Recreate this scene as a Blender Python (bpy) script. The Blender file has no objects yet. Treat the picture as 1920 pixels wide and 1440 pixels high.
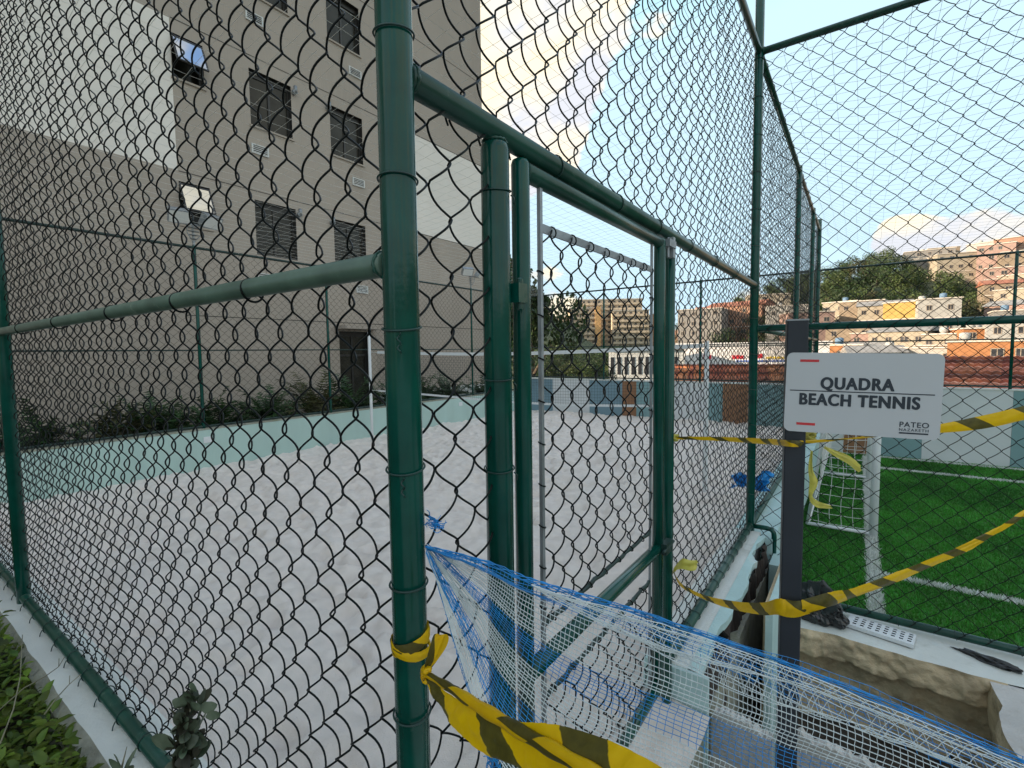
import bpy, math, random
import numpy as np
from mathutils import Vector, Matrix

random.seed(7); rng = np.random.default_rng(11)
SC = bpy.context.scene
COL = SC.collection

# ------------------------------------------------------------------ camera
YAW, PITCH, ROLL, FPX = -0.619209, -0.0653975, -0.0127387, 913.4
CH = 1.87                                  # eye height above the sand
def cam_axes():
    cy, sy = math.cos(YAW), math.sin(YAW)
    f = np.array([sy, cy, 0.]); r = np.array([cy, -sy, 0.]); u = np.array([0, 0, 1.])
    f2 = f*math.cos(PITCH)+u*math.sin(PITCH); u2 = u*math.cos(PITCH)-f*math.sin(PITCH)
    r3 = r*math.cos(ROLL)+u2*math.sin(ROLL); u3 = u2*math.cos(ROLL)-r*math.sin(ROLL)
    return r3, u3, f2
AX_R, AX_U, AX_F = cam_axes()
cam = bpy.data.cameras.new('camera'); cam.sensor_fit = 'HORIZONTAL'; cam.sensor_width = 36
cam.lens = FPX/1920*36; cam.clip_start = .05; cam.clip_end = 5000
camo = bpy.data.objects.new('camera', cam); COL.objects.link(camo)
camo.matrix_world = Matrix([[AX_R[i], AX_U[i], -AX_F[i], (0, 0, CH)[i]] for i in range(3)]+[[0, 0, 0, 1]])
SC.camera = camo
def ray(px, py):                            # survey helper: direction of a sight line
    return AX_R*(px-960)/FPX - AX_U*(py-720)/FPX + AX_F
def at(px, py, d):
    return np.array([0, 0, CH])+ray(px, py)*d
def azpos(px, r):
    d = ray(px, 655); n = math.hypot(d[0], d[1]); return d[0]/n*r, d[1]/n*r

# ------------------------------------------------------------------ world
SUN_EL = math.radians(15)
SUN_AZ = math.atan2(-.80, -.60)             # compass-like angle of the sun, x = sin, y = cos
sdir = Vector((math.sin(SUN_AZ)*math.cos(SUN_EL), math.cos(SUN_AZ)*math.cos(SUN_EL), math.sin(SUN_EL)))
W = bpy.data.worlds.new('World'); SC.world = W; W.use_nodes = True
nt = W.node_tree; nt.nodes.clear()
def N(t, nt_=None, **kw):
    n = (nt_ or nt).nodes.new(t)
    for k, v in kw.items(): setattr(n, k, v)
    return n
def build_world():
    L = nt.links.new
    out = N('ShaderNodeOutputWorld'); bg = N('ShaderNodeBackground'); L(bg.outputs[0], out.inputs[0])
    sky = N('ShaderNodeTexSky'); sky.sky_type = 'NISHITA'; sky.sun_disc = False
    sky.sun_elevation = SUN_EL; sky.sun_rotation = SUN_AZ
    sky.altitude = 700; sky.air_density = 1.0; sky.dust_density = 0.5; sky.ozone_density = 0.6
    tc = N('ShaderNodeTexCoord')
    def math_(op, a, b=None, c=None):
        m = N('ShaderNodeMath', operation=op)
        for i, v in enumerate((a, b, c)):
            if v is None: continue
            if isinstance(v, (int, float)): m.inputs[i].default_value = v
            else: L(v, m.inputs[i])
        return m.outputs[0]
    def noise(scale, det, off=(0, 0, 0)):
        mp = N('ShaderNodeMapping'); mp.inputs['Scale'].default_value = (1, 1, 1.7); mp.inputs['Location'].default_value = off
        L(tc.outputs['Generated'], mp.inputs[0])
        n = N('ShaderNodeTexNoise'); n.inputs['Scale'].default_value = scale; n.inputs['Detail'].default_value = det; n.inputs['Roughness'].default_value = .58
        L(mp.outputs[0], n.inputs['Vector']); return n.outputs[0]
    n1 = noise(4.2, 9); n2 = noise(4.2, 9, (-.05, -.04, .05)); nb = noise(1.6, 3, (3.1, 1.7, .4))
    # cumulus banks: direction, angular radius, weight
    banks = [(960, 150, 13, .30), (1050, 200, 7, .20), (1190, 20, 8, .14), (1165, 210, 7, -.24), (1085, 40, 4, -.16), (1060, 470, 9, .05), (1690, 452, 3.6, .50),
             (1800, 478, 5, .22), (1890, 462, 7, .22), (1330, 575, 9, .10), (1450, -80, 20, -.16), (1560, 250, 19, -.26), (1260, 380, 15, -.24), (1780, 250, 14, -.18)]
    acc = math_('MULTIPLY', math_('SUBTRACT', nb, .5), .30)
    for px, py, rad, w in banks:
        d = ray(px, py); d = d/np.linalg.norm(d)
        dt = N('ShaderNodeVectorMath', operation='DOT_PRODUCT'); L(tc.outputs['Generated'], dt.inputs[0]); dt.inputs[1].default_value = tuple(d)
        mr = N('ShaderNodeMapRange'); mr.interpolation_type = 'SMOOTHSTEP'
        L(dt.outputs['Value'], mr.inputs['Value'])
        mr.inputs['From Min'].default_value = math.cos(math.radians(rad)); mr.inputs['From Max'].default_value = math.cos(math.radians(rad*.25))
        acc = math_('ADD', acc, math_('MULTIPLY', mr.outputs[0], w))
    den = math_('ADD', n1, acc)
    ramp = N('ShaderNodeMapRange'); ramp.interpolation_type = 'SMOOTHSTEP'; L(den, ramp.inputs['Value'])
    ramp.inputs['From Min'].default_value = .485; ramp.inputs['From Max'].default_value = .56
    lit = N('ShaderNodeMapRange'); L(math_('SUBTRACT', n1, n2), lit.inputs['Value'])
    lit.inputs['From Min'].default_value = -.10; lit.inputs['From Max'].default_value = .10
    cc = N('ShaderNodeMix', data_type='RGBA'); L(lit.outputs[0], cc.inputs['Factor'])
    cc.inputs['A'].default_value = (1.22, 1.23, 1.32, 1); cc.inputs['B'].default_value = (1.85, 1.6, 1.14, 1)
    mx = N('ShaderNodeMix', data_type='RGBA'); L(math_('MULTIPLY', ramp.outputs[0], .93), mx.inputs['Factor'])
    cap = N('ShaderNodeMix', data_type='RGBA', blend_type='DARKEN'); cap.inputs['Factor'].default_value = 1; L(sky.outputs[0], cap.inputs['A']); cap.inputs['B'].default_value = (0.98, 1.34, 1.55, 1)   # added cap on the sky's brightness, keeps the horizon from burning out
    L(cap.outputs['Result'], mx.inputs['A']); L(cc.outputs['Result'], mx.inputs['B'])
    L(mx.outputs['Result'], bg.inputs['Color']); bg.inputs['Strength'].default_value = .15
build_world()
sun = bpy.data.lights.new('sun', 'SUN'); sun.energy = 2.0; sun.angle = math.radians(.5); sun.color = (1, .80, .58)
suno = bpy.data.objects.new('sun', sun); COL.objects.link(suno)
suno.rotation_euler = (-sdir).to_track_quat('-Z', 'Y').to_euler()
SC.view_settings.view_transform = 'Standard'; SC.view_settings.look = 'None'
SC.view_settings.exposure = 2.32; SC.view_settings.gamma = 1

# ------------------------------------------------------------------ helpers
class MB:
    def __init__(s): s.v = []; s.f = []; s.uv = None
    def quad(s, a, b, c, d):
        i = len(s.v); s.v += [tuple(a), tuple(b), tuple(c), tuple(d)]; s.f.append((i, i+1, i+2, i+3)); return s
    def tri(s, a, b, c):
        i = len(s.v); s.v += [tuple(a), tuple(b), tuple(c)]; s.f.append((i, i+1, i+2)); return s
    def box(s, x0, x1, y0, y1, z0, z1):
        i = len(s.v)
        s.v += [(x0, y0, z0), (x1, y0, z0), (x1, y1, z0), (x0, y1, z0), (x0, y0, z1), (x1, y0, z1), (x1, y1, z1), (x0, y1, z1)]
        s.f += [tuple(i+k for k in q) for q in ((0, 3, 2, 1), (4, 5, 6, 7), (0, 1, 5, 4), (1, 2, 6, 5), (2, 3, 7, 6), (3, 0, 4, 7))]; return s
    def tube(s, pts, r, n=8, cap=True, closed=False):
        P = np.asarray(pts, float); m = len(P)
        if closed: T = np.roll(P, -1, 0)-np.roll(P, 1, 0)
        else: T = np.gradient(P, axis=0)
        T /= np.linalg.norm(T, axis=1)[:, None]+1e-12
        ref = np.array([0, 0, 1.]) if abs(T[0][2]) < .9 else np.array([1., 0, 0])
        u = np.cross(T[0], ref); u /= np.linalg.norm(u)
        rr = np.broadcast_to(np.asarray(r, float), (m,))
        base = len(s.v); ang = np.arange(n)*2*math.pi/n
        for k in range(m):
            u = u-T[k]*np.dot(u, T[k]); u /= np.linalg.norm(u)+1e-12
            w = np.cross(T[k], u)
            ring = P[k]+rr[k]*(np.cos(ang)[:, None]*u+np.sin(ang)[:, None]*w)
            s.v += [tuple(q) for q in ring]
        for k in range(m if closed else m-1):
            a = base+k*n; b = base+((k+1) % m)*n
            for j in range(n): s.f.append((a+j, a+(j+1) % n, b+(j+1) % n, b+j))
        if cap and not closed:
            s.f.append(tuple(base+n-1-j for j in range(n))); s.f.append(tuple(base+(m-1)*n+j for j in range(n)))
        return s
    def pipe(s, a, b, r, n=20, bev=.004):
        a = np.array(a, float); b = np.array(b, float); d = (b-a)/np.linalg.norm(b-a)
        return s.tube([a, a+d*bev, b-d*bev, b], [r-bev, r, r, r-bev], n)
    def ring(s, c, axis, R, r=.003, n=20, m=6, a0=0, a1=2*math.pi):
        c = np.array(c, float); ax = np.array(axis, float); ax /= np.linalg.norm(ax)
        u = np.cross(ax, (.3, .5, .81)); u /= np.linalg.norm(u); w = np.cross(ax, u)
        full = abs(a1-a0-2*math.pi) < 1e-6
        t = np.linspace(a0, a1, n, endpoint=not full)
        return s.tube([c+R*(math.cos(q)*u+math.sin(q)*w) for q in t], r, m, closed=full)
    def prism(s, pts, a, b):                 # xz outline extruded along y a..b
        i = len(s.v); n = len(pts)
        s.v += [(p[0], a, p[1]) for p in pts]+[(p[0], b, p[1]) for p in pts]
        s.f.append(tuple(i+k for k in range(n))); s.f.append(tuple(i+n+n-1-k for k in range(n)))
        for k in range(n): s.f.append((i+k, i+n+k, i+n+(k+1) % n, i+(k+1) % n))
        return s
    def mesh(s, name, m=None, smooth=False, uv=None):
        me = bpy.data.meshes.new(name); me.from_pydata(s.v, [], s.f)
        if smooth: me.polygons.foreach_set('use_smooth', [True]*len(me.polygons))
        if uv is not None:
            l = me.uv_layers.new(name='UVMap'); idx = np.zeros(len(me.loops), int); me.loops.foreach_get('vertex_index', idx)
            l.data.foreach_set('uv', np.asarray(uv, float)[idx].ravel())
        if m: me.materials.append(m)
        me.update(); return me
    def build(s, name, m, parent=None, smooth=False, kind=None, uv=None):
        return link(name, s.mesh(name, m, smooth, uv), parent, kind)
def link(name, me, parent=None, kind=None, loc=(0, 0, 0), rot=None):
    o = bpy.data.objects.new(name, me); COL.objects.link(o); o.location = loc
    if rot: o.rotation_euler = rot
    if parent is not None:
        o.parent = parent; o.matrix_parent_inverse = parent.matrix_basis.inverted() if parent.parent is None else (parent.parent.matrix_basis.inverted() if False else parent_inv(parent))
    if kind: o['kind'] = kind
    return o
def world_m(o):
    return o.matrix_basis if o.parent is None else world_m(o.parent) @ o.matrix_parent_inverse @ o.matrix_basis
def parent_inv(p): return world_m(p).inverted()
def tag(o, label, cat, group=None, kind=None):
    if label: o['label'] = label
    if cat: o['category'] = cat
    if group: o['group'] = group
    if kind: o['kind'] = kind
    return o
def thing(name, label, cat, loc=(0, 0, 0), group=None, rotz=0):
    o = bpy.data.objects.new(name, None); COL.objects.link(o); o.location = loc; o.rotation_euler = (0, 0, rotz)
    o.empty_display_size = .1
    return tag(o, label, cat, group)
def local(name, me, parent, loc=(0, 0, 0), rot=(0, 0, 0), kind=None):   # child in the parent's own frame
    o = bpy.data.objects.new(name, me); COL.objects.link(o); o.parent = parent; o.location = loc; o.rotation_euler = rot
    if kind: o['kind'] = kind
    return o
def struct(name, mb, m, smooth=False):
    o = mb.build(name, m, None, smooth); o['kind'] = 'structure'; return o

def mat(name, col, rough=.6, var=.12, vs=6., bump=0., bs=40., metal=0., spec=.5, coat=0., col2=None, dirt=None, island=0., trans=0., det=6, streak=False, stops=(.35, .65)):
    m = bpy.data.materials.new(name); m.use_nodes = True; t = m.node_tree; L = t.links.new
    b = t.nodes['Principled BSDF']; b.inputs['Roughness'].default_value = rough; b.inputs['Metallic'].default_value = metal
    b.inputs['Specular IOR Level'].default_value = spec; b.inputs['Coat Weight'].default_value = coat; b.inputs['Coat Roughness'].default_value = .08
    tc = N('ShaderNodeTexCoord', t); mp = N('ShaderNodeMapping', t); L(tc.outputs['Object'], mp.inputs[0])
    if streak: mp.inputs['Scale'].default_value = (1, 1, .12)
    n = N('ShaderNodeTexNoise', t); n.inputs['Scale'].default_value = vs; n.inputs['Detail'].default_value = det; L(mp.outputs[0], n.inputs['Vector'])
    r = N('ShaderNodeValToRGB', t); L(n.outputs[0], r.inputs[0])
    c = np.array(col, float)
    a = np.clip(c*(1-var), 0, 1); d = np.clip(c*(1+var), 0, 1) if col2 is None else np.array(col2, float)
    r.color_ramp.elements[0].position = stops[0]; r.color_ramp.elements[1].position = stops[1]
    r.color_ramp.elements[0].color = (*a, 1); r.color_ramp.elements[1].color = (*d, 1)
    out = r.outputs[0]
    if dirt:
        n2 = N('ShaderNodeTexNoise', t); n2.inputs['Scale'].default_value = dirt[1]; n2.inputs['Detail'].default_value = 10; n2.inputs['Roughness'].default_value = .65; L(mp.outputs[0], n2.inputs['Vector'])
        mr = N('ShaderNodeMapRange', t); L(n2.outputs[0], mr.inputs['Value']); mr.inputs['From Min'].default_value = dirt[2]; mr.inputs['From Max'].default_value = dirt[2]+.12
        mr.inputs['To Max'].default_value = dirt[3] if len(dirt) > 3 else .8
        x = N('ShaderNodeMix', t, data_type='RGBA'); L(mr.outputs[0], x.inputs['Factor']); L(out, x.inputs['A']); x.inputs['B'].default_value = (*dirt[0], 1); out = x.outputs['Result']
    if island:
        g = N('ShaderNodeNewGeometry', t); h = N('ShaderNodeHueSaturation', t); L(out, h.inputs['Color'])
        mr = N('ShaderNodeMapRange', t); L(g.outputs['Random Per Island'], mr.inputs['Value']); mr.inputs['To Min'].default_value = 1-island; mr.inputs['To Max'].default_value = 1+island
        L(mr.outputs[0], h.inputs['Value'])
        mh = N('ShaderNodeMapRange', t); L(g.outputs['Random Per Island'], mh.inputs['Value']); mh.inputs['To Min'].default_value = .485; mh.inputs['To Max'].default_value = .515; L(mh.outputs[0], h.inputs['Hue'])
        out = h.outputs[0]
    L(out, b.inputs['Base Color'])
    if bump:
        n3 = N('ShaderNodeTexNoise', t); n3.inputs['Scale'].default_value = bs; n3.inputs['Detail'].default_value = 8; L(mp.outputs[0], n3.inputs['Vector'])
        bp = N('ShaderNodeBump', t); bp.inputs['Strength'].default_value = bump; bp.inputs['Distance'].default_value = .02; L(n3.outputs[0], bp.inputs['Height']); L(bp.outputs[0], b.inputs['Normal'])
    if trans:
        tr = N('ShaderNodeBsdfTranslucent', t); L(out, tr.inputs['Color']); ms = N('ShaderNodeMixShader', t); ms.inputs[0].default_value = trans
        L(b.outputs[0], ms.inputs[1]); L(tr.outputs[0], ms.inputs[2]); L(ms.outputs[0], t.nodes['Material Output'].inputs['Surface'])
    return m
def tape_mat(name):
    m = bpy.data.materials.new(name); m.use_nodes = True; t = m.node_tree; L = t.links.new; b = t.nodes['Principled BSDF']
    uv = N('ShaderNodeTexCoord', t); sp = N('ShaderNodeSeparateXYZ', t); L(uv.outputs['UV'], sp.inputs[0])
    ma = N('ShaderNodeMath', t, operation='MULTIPLY_ADD'); L(sp.outputs['Y'], ma.inputs[0]); ma.inputs[1].default_value = 1.1; L(sp.outputs['X'], ma.inputs[2])
    mo = N('ShaderNodeMath', t, operation='PINGPONG'); L(ma.outputs[0], mo.inputs[0]); mo.inputs[1].default_value = .11
    mr = N('ShaderNodeMapRange', t); L(mo.outputs[0], mr.inputs['Value']); mr.inputs['From Min'].default_value = .070; mr.inputs['From Max'].default_value = .072
    nz = N('ShaderNodeTexNoise', t); nz.inputs['Scale'].default_value = 55; nz.inputs['Detail'].default_value = 6; L(uv.outputs['Object'], nz.inputs['Vector'])
    yl = N('ShaderNodeMix', t, data_type='RGBA'); L(nz.outputs[0], yl.inputs['Factor']); yl.inputs['A'].default_value = (.70, .41, .003, 1); yl.inputs['B'].default_value = (.82, .53, .006, 1)
    bk = N('ShaderNodeMix', t, data_type='RGBA'); L(nz.outputs[0], bk.inputs['Factor']); bk.inputs['A'].default_value = (.045, .040, .012, 1); bk.inputs['B'].default_value = (.15, .125, .022, 1)
    x = N('ShaderNodeMix', t, data_type='RGBA'); L(mr.outputs[0], x.inputs['Factor']); L(yl.outputs['Result'], x.inputs['A']); L(bk.outputs['Result'], x.inputs['B'])
    L(x.outputs['Result'], b.inputs['Base Color']); b.inputs['Roughness'].default_value = .36; b.inputs['Specular IOR Level'].default_value = .3
    bp = N('ShaderNodeBump', t); bp.inputs['Strength'].default_value = .35; bp.inputs['Distance'].default_value = .004; L(nz.outputs[0], bp.inputs['Height']); L(bp.outputs[0], b.inputs['Normal'])
    tr = N('ShaderNodeBsdfTranslucent', t); L(x.outputs['Result'], tr.inputs['Color']); ms = N('ShaderNodeMixShader', t); ms.inputs[0].default_value = .3
    L(b.outputs[0], ms.inputs[1]); L(tr.outputs[0], ms.inputs[2]); L(ms.outputs[0], t.nodes['Material Output'].inputs['Surface'])
    return m

M = {}
M['green'] = mat('green_paint', (.0020, .056, .042), .16, .18, 9, .03, 60, spec=.34, coat=.04, dirt=((.10, .13, .11), 22, .66, .35))
M['rail'] = mat('green_rail_paint', (.010, .055, .040), .28, .22, 7, .04, 60, spec=.4, coat=.05, dirt=((.16, .19, .16), 14, .60, .55))
M['rail_light'] = mat('faded_toplit_rail_paint', (.075, .125, .095), .34, .2, 8, .05, 60, spec=.45, coat=.05, dirt=((.25, .28, .24), 16, .60, .6))  # faded green, lightened further for the light falling from above
M['wire'] = mat('coated_wire', (.0015, .004, .0038), .40, .3, 30, spec=.2)
M['tie'] = mat('tie_wire', (.006, .035, .030), .4, .3, 20)
M['galv'] = mat('galvanised_steel', (.27, .29, .31), .45, .2, 12, .05, 80, metal=.5)
M['darkbar'] = mat('dark_green_bar', (.008, .030, .026), .45, .3, 12)
M['white_wall'] = mat('white_kerb_paint', (.64, .66, .63), .8, .06, 3, .25, 60, dirt=((.36, .38, .34), 2.2, .58, .6))
M['kerb_edge'] = mat('bare_concrete', (.30, .30, .25), .9, .2, 12, .5, 50, dirt=((.16, .18, .10), 6, .52, .7))
M['teal_wall'] = mat('teal_wall_paint', (.40, .54, .505), .75, .05, 2, .12, 50, dirt=((.45, .60, .57), 1.2, .58, .4), streak=True)
M['teal_pale'] = mat('pale_teal_paint', (.43, .60, .60), .75, .08, 3, .2, 50, dirt=((.62, .66, .66), 3, .56, .7))
M['panel_blue'] = mat('blue_grey_panel', (.17, .27, .33), .7, .05, 2)
M['panel_white'] = mat('white_panel', (.62, .64, .66), .7, .04, 2)
M['panel_teal'] = mat('teal_panel', (.20, .33, .35), .7, .05, 2)
M['panel_brown'] = mat('brown_panel', (.27, .135, .07), .7, .06, 2)
M['sand'] = mat('sand', (.76, .69, .64), .95, .06, 9, .7, 160, dirt=((.33, .29, .27), 42, .69, .6), det=10)
M['beige'] = mat('building_render', (.385, .33, .28), .85, .04, .8, .15, 30, dirt=((.30, .25, .21), .9, .54, .45), streak=True)
M['bwhite'] = mat('building_white_render', (.78, .73, .67), .85, .03, .7, .1, 30)
M['groove'] = mat('shadow_groove', (.10, .09, .08), .9)
M['frame'] = mat('dark_bronze_frame', (.022, .020, .018), .4, .1, 8)
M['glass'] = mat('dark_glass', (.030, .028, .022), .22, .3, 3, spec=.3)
M['skyglass'] = mat('sash_glass', (.50, .54, .58), .04, .03, 3, metal=1.)
M['vent'] = mat('white_vent', (.62, .62, .60), .6, .05)
M['turf'] = mat('turf_base', (.035, .17, .022), .9, .3, 14, .6, 150, col2=(.06, .25, .03))
M['blade'] = mat('turf_blade', (.04, .21, .024), .55, .35, 1.2, island=.45, trans=.3, col2=(.07, .30, .034))
M['blade_w'] = mat('white_turf_blade', (.66, .68, .66), .6, .1, 5, island=.15)
M['beige_rock'] = mat('broken_plaster', (.52, .41, .27), .9, .22, 5, .9, 22, dirt=((.20, .15, .10), 4, .58, .7), det=10)
M['soil'] = mat('dark_soil', (.045, .035, .027), .95, .4, 6, .9, 30, dirt=((.11, .09, .07), 9, .56, .7))
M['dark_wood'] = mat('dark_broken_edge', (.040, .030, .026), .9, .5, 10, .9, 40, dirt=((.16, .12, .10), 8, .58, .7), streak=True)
M['ground'] = mat('ground', (.085, .085, .045), .95, .35, .03, col2=(.06, .085, .03))
M['concrete'] = mat('pale_concrete', (.52, .50, .48), .9, .12, 4, .5, 40, dirt=((.36, .33, .29), 5, .56, .6))
M['white_plastic'] = mat('white_plastic', (.66, .68, .70), .4, .04)
M['white_net'] = mat('white_cord', (.62, .63, .62), .7, .05)
M['bird_net'] = mat('sunlit_net_cord', (.78, .76, .70), .7, .05)  # cord colour lightened to stand for sun catching the net
M['black_net'] = mat('black_netting', (.012, .014, .016), .7, .1)
M['blue_net'] = mat('blue_netting', (.015, .27, .66), .45, .2, 30, trans=.2)
M['white_mesh'] = mat('white_netting', (.66, .72, .74), .5, .08, 30, trans=.2)
M['tape'] = tape_mat('striped_barrier_tape')
M['tape_y'] = mat('faded_yellow_tape', (.68, .62, .12), .35, .1, 20, trans=.35)
M['signpost'] = mat('charcoal_post', (.026, .030, .038), .42, .12, 5, spec=.25)
M['sign'] = mat('sign_board', (.46, .47, .49), .34, .02, 2, spec=.4)
M['ink'] = mat('navy_ink', (.012, .020, .032), .5, .05)
M['red_ink'] = mat('red_ink', (.50, .022, .030), .5, .05)
M['bag'] = mat('black_bag', (.010, .010, .011), .22, .3, 30, spec=.7)
M['leaf'] = mat('ground_leaf', (.055, .12, .012), .5, .4, 5, island=.5, trans=.35, col2=(.15, .21, .02))
M['weed_leaf'] = mat('weed_leaf', (.050, .085, .040), .5, .4, 14, island=.4, trans=.2, col2=(.13, .16, .11))
M['weed_dark'] = mat('dried_leaf', (.035, .035, .018), .6, .4, 14, island=.5, trans=.1)
M['twig'] = mat('dry_twig', (.20, .19, .13), .8, .3, 10)
M['frond'] = mat('frond_green', (.028, .066, .018), .5, .4, 4, island=.5, trans=.2)
M['frond_b'] = mat('frond_dry', (.075, .075, .025), .55, .4, 4, island=.5, trans=.2)
M['bark'] = mat('bark', (.09, .07, .05), .9, .3, 8)
M['tree_a'] = mat('tree_leaf_dark', (.034, .062, .016), .6, .3, .3, island=.55, trans=.2)
M['tree_b'] = mat('tree_leaf_mid', (.062, .088, .022), .6, .3, .3, island=.55, trans=.2)
M['tree_c'] = mat('tree_leaf_brownish', (.080, .078, .030), .6, .3, .3, island=.55, trans=.2)
M['tile'] = mat('terracotta_tile', (.50, .17, .085), .8, .3, 3, island=.3, dirt=((.10, .06, .05), 2.5, .56, .7))
M['tile_b'] = mat('lit_ridge_tile', (.60, .27, .17), .8, .3, 3, island=.3); M['tile_c'] = mat('shadow_line_tile', (.20, .075, .05), .8, .3, 3, island=.3)  # tile tones with the lit ridges and shadow lines of the courses painted in
M['lampglass'] = mat('lamp_diffuser', (.66, .66, .64), .3, .03)

# ------------------------------------------------------------------ noise for relief
def vnoise(x, y, cell, seed):
    g = np.random.default_rng(seed).random((64, 64))
    u = x/cell; v = y/cell; i = np.floor(u).astype(int); j = np.floor(v).astype(int); fu = u-i; fv = v-j
    fu = fu*fu*(3-2*fu); fv = fv*fv*(3-2*fv)
    a = g[i % 64, j % 64]; b = g[(i+1) % 64, j % 64]; c = g[i % 64, (j+1) % 64]; d = g[(i+1) % 64, (j+1) % 64]
    return (a*(1-fu)+b*fu)*(1-fv)+(c*(1-fu)+d*fu)*fv-.5
def grid_obj(name, X, Y, Z, m, parent=None, smooth=True, kind=None):
    n0, n1 = X.shape; v = np.stack([X, Y, Z], -1).reshape(-1, 3)
    i = np.arange(n0*n1).reshape(n0, n1)
    f = np.stack([i[:-1, :-1], i[1:, :-1], i[1:, 1:], i[:-1, 1:]], -1).reshape(-1, 4)
    me = bpy.data.meshes.new(name); me.from_pydata(v.tolist(), [], f.tolist())
    if smooth: me.polygons.foreach_set('use_smooth', [True]*len(me.polygons))
    me.materials.append(m); me.update()
    return link(name, me, parent, kind)

# ------------------------------------------------------------------ terrain
AMP = [(-180, 0), (-70, 6), (-40, 24), (-33, 28), (-29, 20), (-26, 8), (-18, 6), (-14, 13), (-8.7, 26), (-4, 34), (2, 37), (6, 32), (11, 28), (30, 32), (60, 25), (110, 0), (180, 0)]
def hill(x, y):
    r = np.hypot(x, y); ph = np.degrees(np.arctan2(x, y))
    a = np.interp(ph, [q[0] for q in AMP], [q[1] for q in AMP])
    t = np.clip((r-95)/175, 0, 1); t = t*t*(3-2*t)
    return -3.2+a*t+np.clip((r-300)/900, 0, 1)*a*.25+np.clip((r-60)/60, 0, 1)*2.5*vnoise(x, y, 37., 3)
def terrain():
    rs = np.concatenate([[0, 3, 8, 14, 20, 28, 38, 50, 65, 80], np.arange(95, 330, 7.), [360, 420, 500, 650, 900, 1400, 2200, 3400]])
    ph = np.radians(np.concatenate([np.arange(-180, -45, 9), np.arange(-45, 30, 1.5), np.arange(30, 181, 9)]))
    R_, P_ = np.meshgrid(rs, ph, indexing='ij'); X = R_*np.sin(P_); Y = R_*np.cos(P_)
    o = grid_obj('terrain', X, Y, hill(X, Y), M['ground']); o['kind'] = 'structure'
terrain()

# ------------------------------------------------------------------ courts
MX, MY = -.806, .724            # the corner post
LX, FY, CY = -8.87, 13.2, 5.02  # far long side, far end, cross fence
def sand():
    xs = np.linspace(LX-.02, -.94, 280); ys = np.linspace(.84, FY+.02, 430)
    X, Y = np.meshgrid(xs, ys, indexing='ij')
    Z = .06*vnoise(X, Y, .55, 1)+.035*vnoise(X+.3*Y, Y, .21, 2)+.040*vnoise(X, Y, .10, 4)+.03*vnoise(X*.5, Y*1.6, .16, 9)+.016*vnoise(X, Y, .055, 12)
    for _ in range(1100):                      # footprints
        fx, fy = rng.uniform(LX, -1), rng.uniform(.9, FY); a = rng.uniform(0, 3.14); s = rng.uniform(.7, 1.2)
        ii = np.abs(xs-fx) < .3; jj = np.abs(ys-fy) < .3
        dx = X[np.ix_(ii, jj)]-fx; dy = Y[np.ix_(ii, jj)]-fy
        u = (dx*math.cos(a)+dy*math.sin(a))/(.13*s); w = (-dx*math.sin(a)+dy*math.cos(a))/(.06*s); q = u*u+w*w
        Z[np.ix_(ii, jj)] += -.045*np.exp(-q)+.016*np.exp(-(q-2.2)**2)
    o = grid_obj('sand', X, Y, Z, M['sand']); o['kind'] = 'structure'
    # sand spilling over the gate sill
    xs = np.linspace(-.96, -.58, 20); ys = np.linspace(1.14, 2.56, 60); X, Y = np.meshgrid(xs, ys, indexing='ij')
    o = grid_obj('sand_sill', X, Y, -.02+.03*vnoise(X, Y, .2, 5)-.06*(X+.96), M['sand']); o['kind'] = 'structure'
sand()
struct('court_base', MB().box(LX-.1, -.62, .6, FY+.1, -3.5, -.12), M['kerb_edge'])

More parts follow.
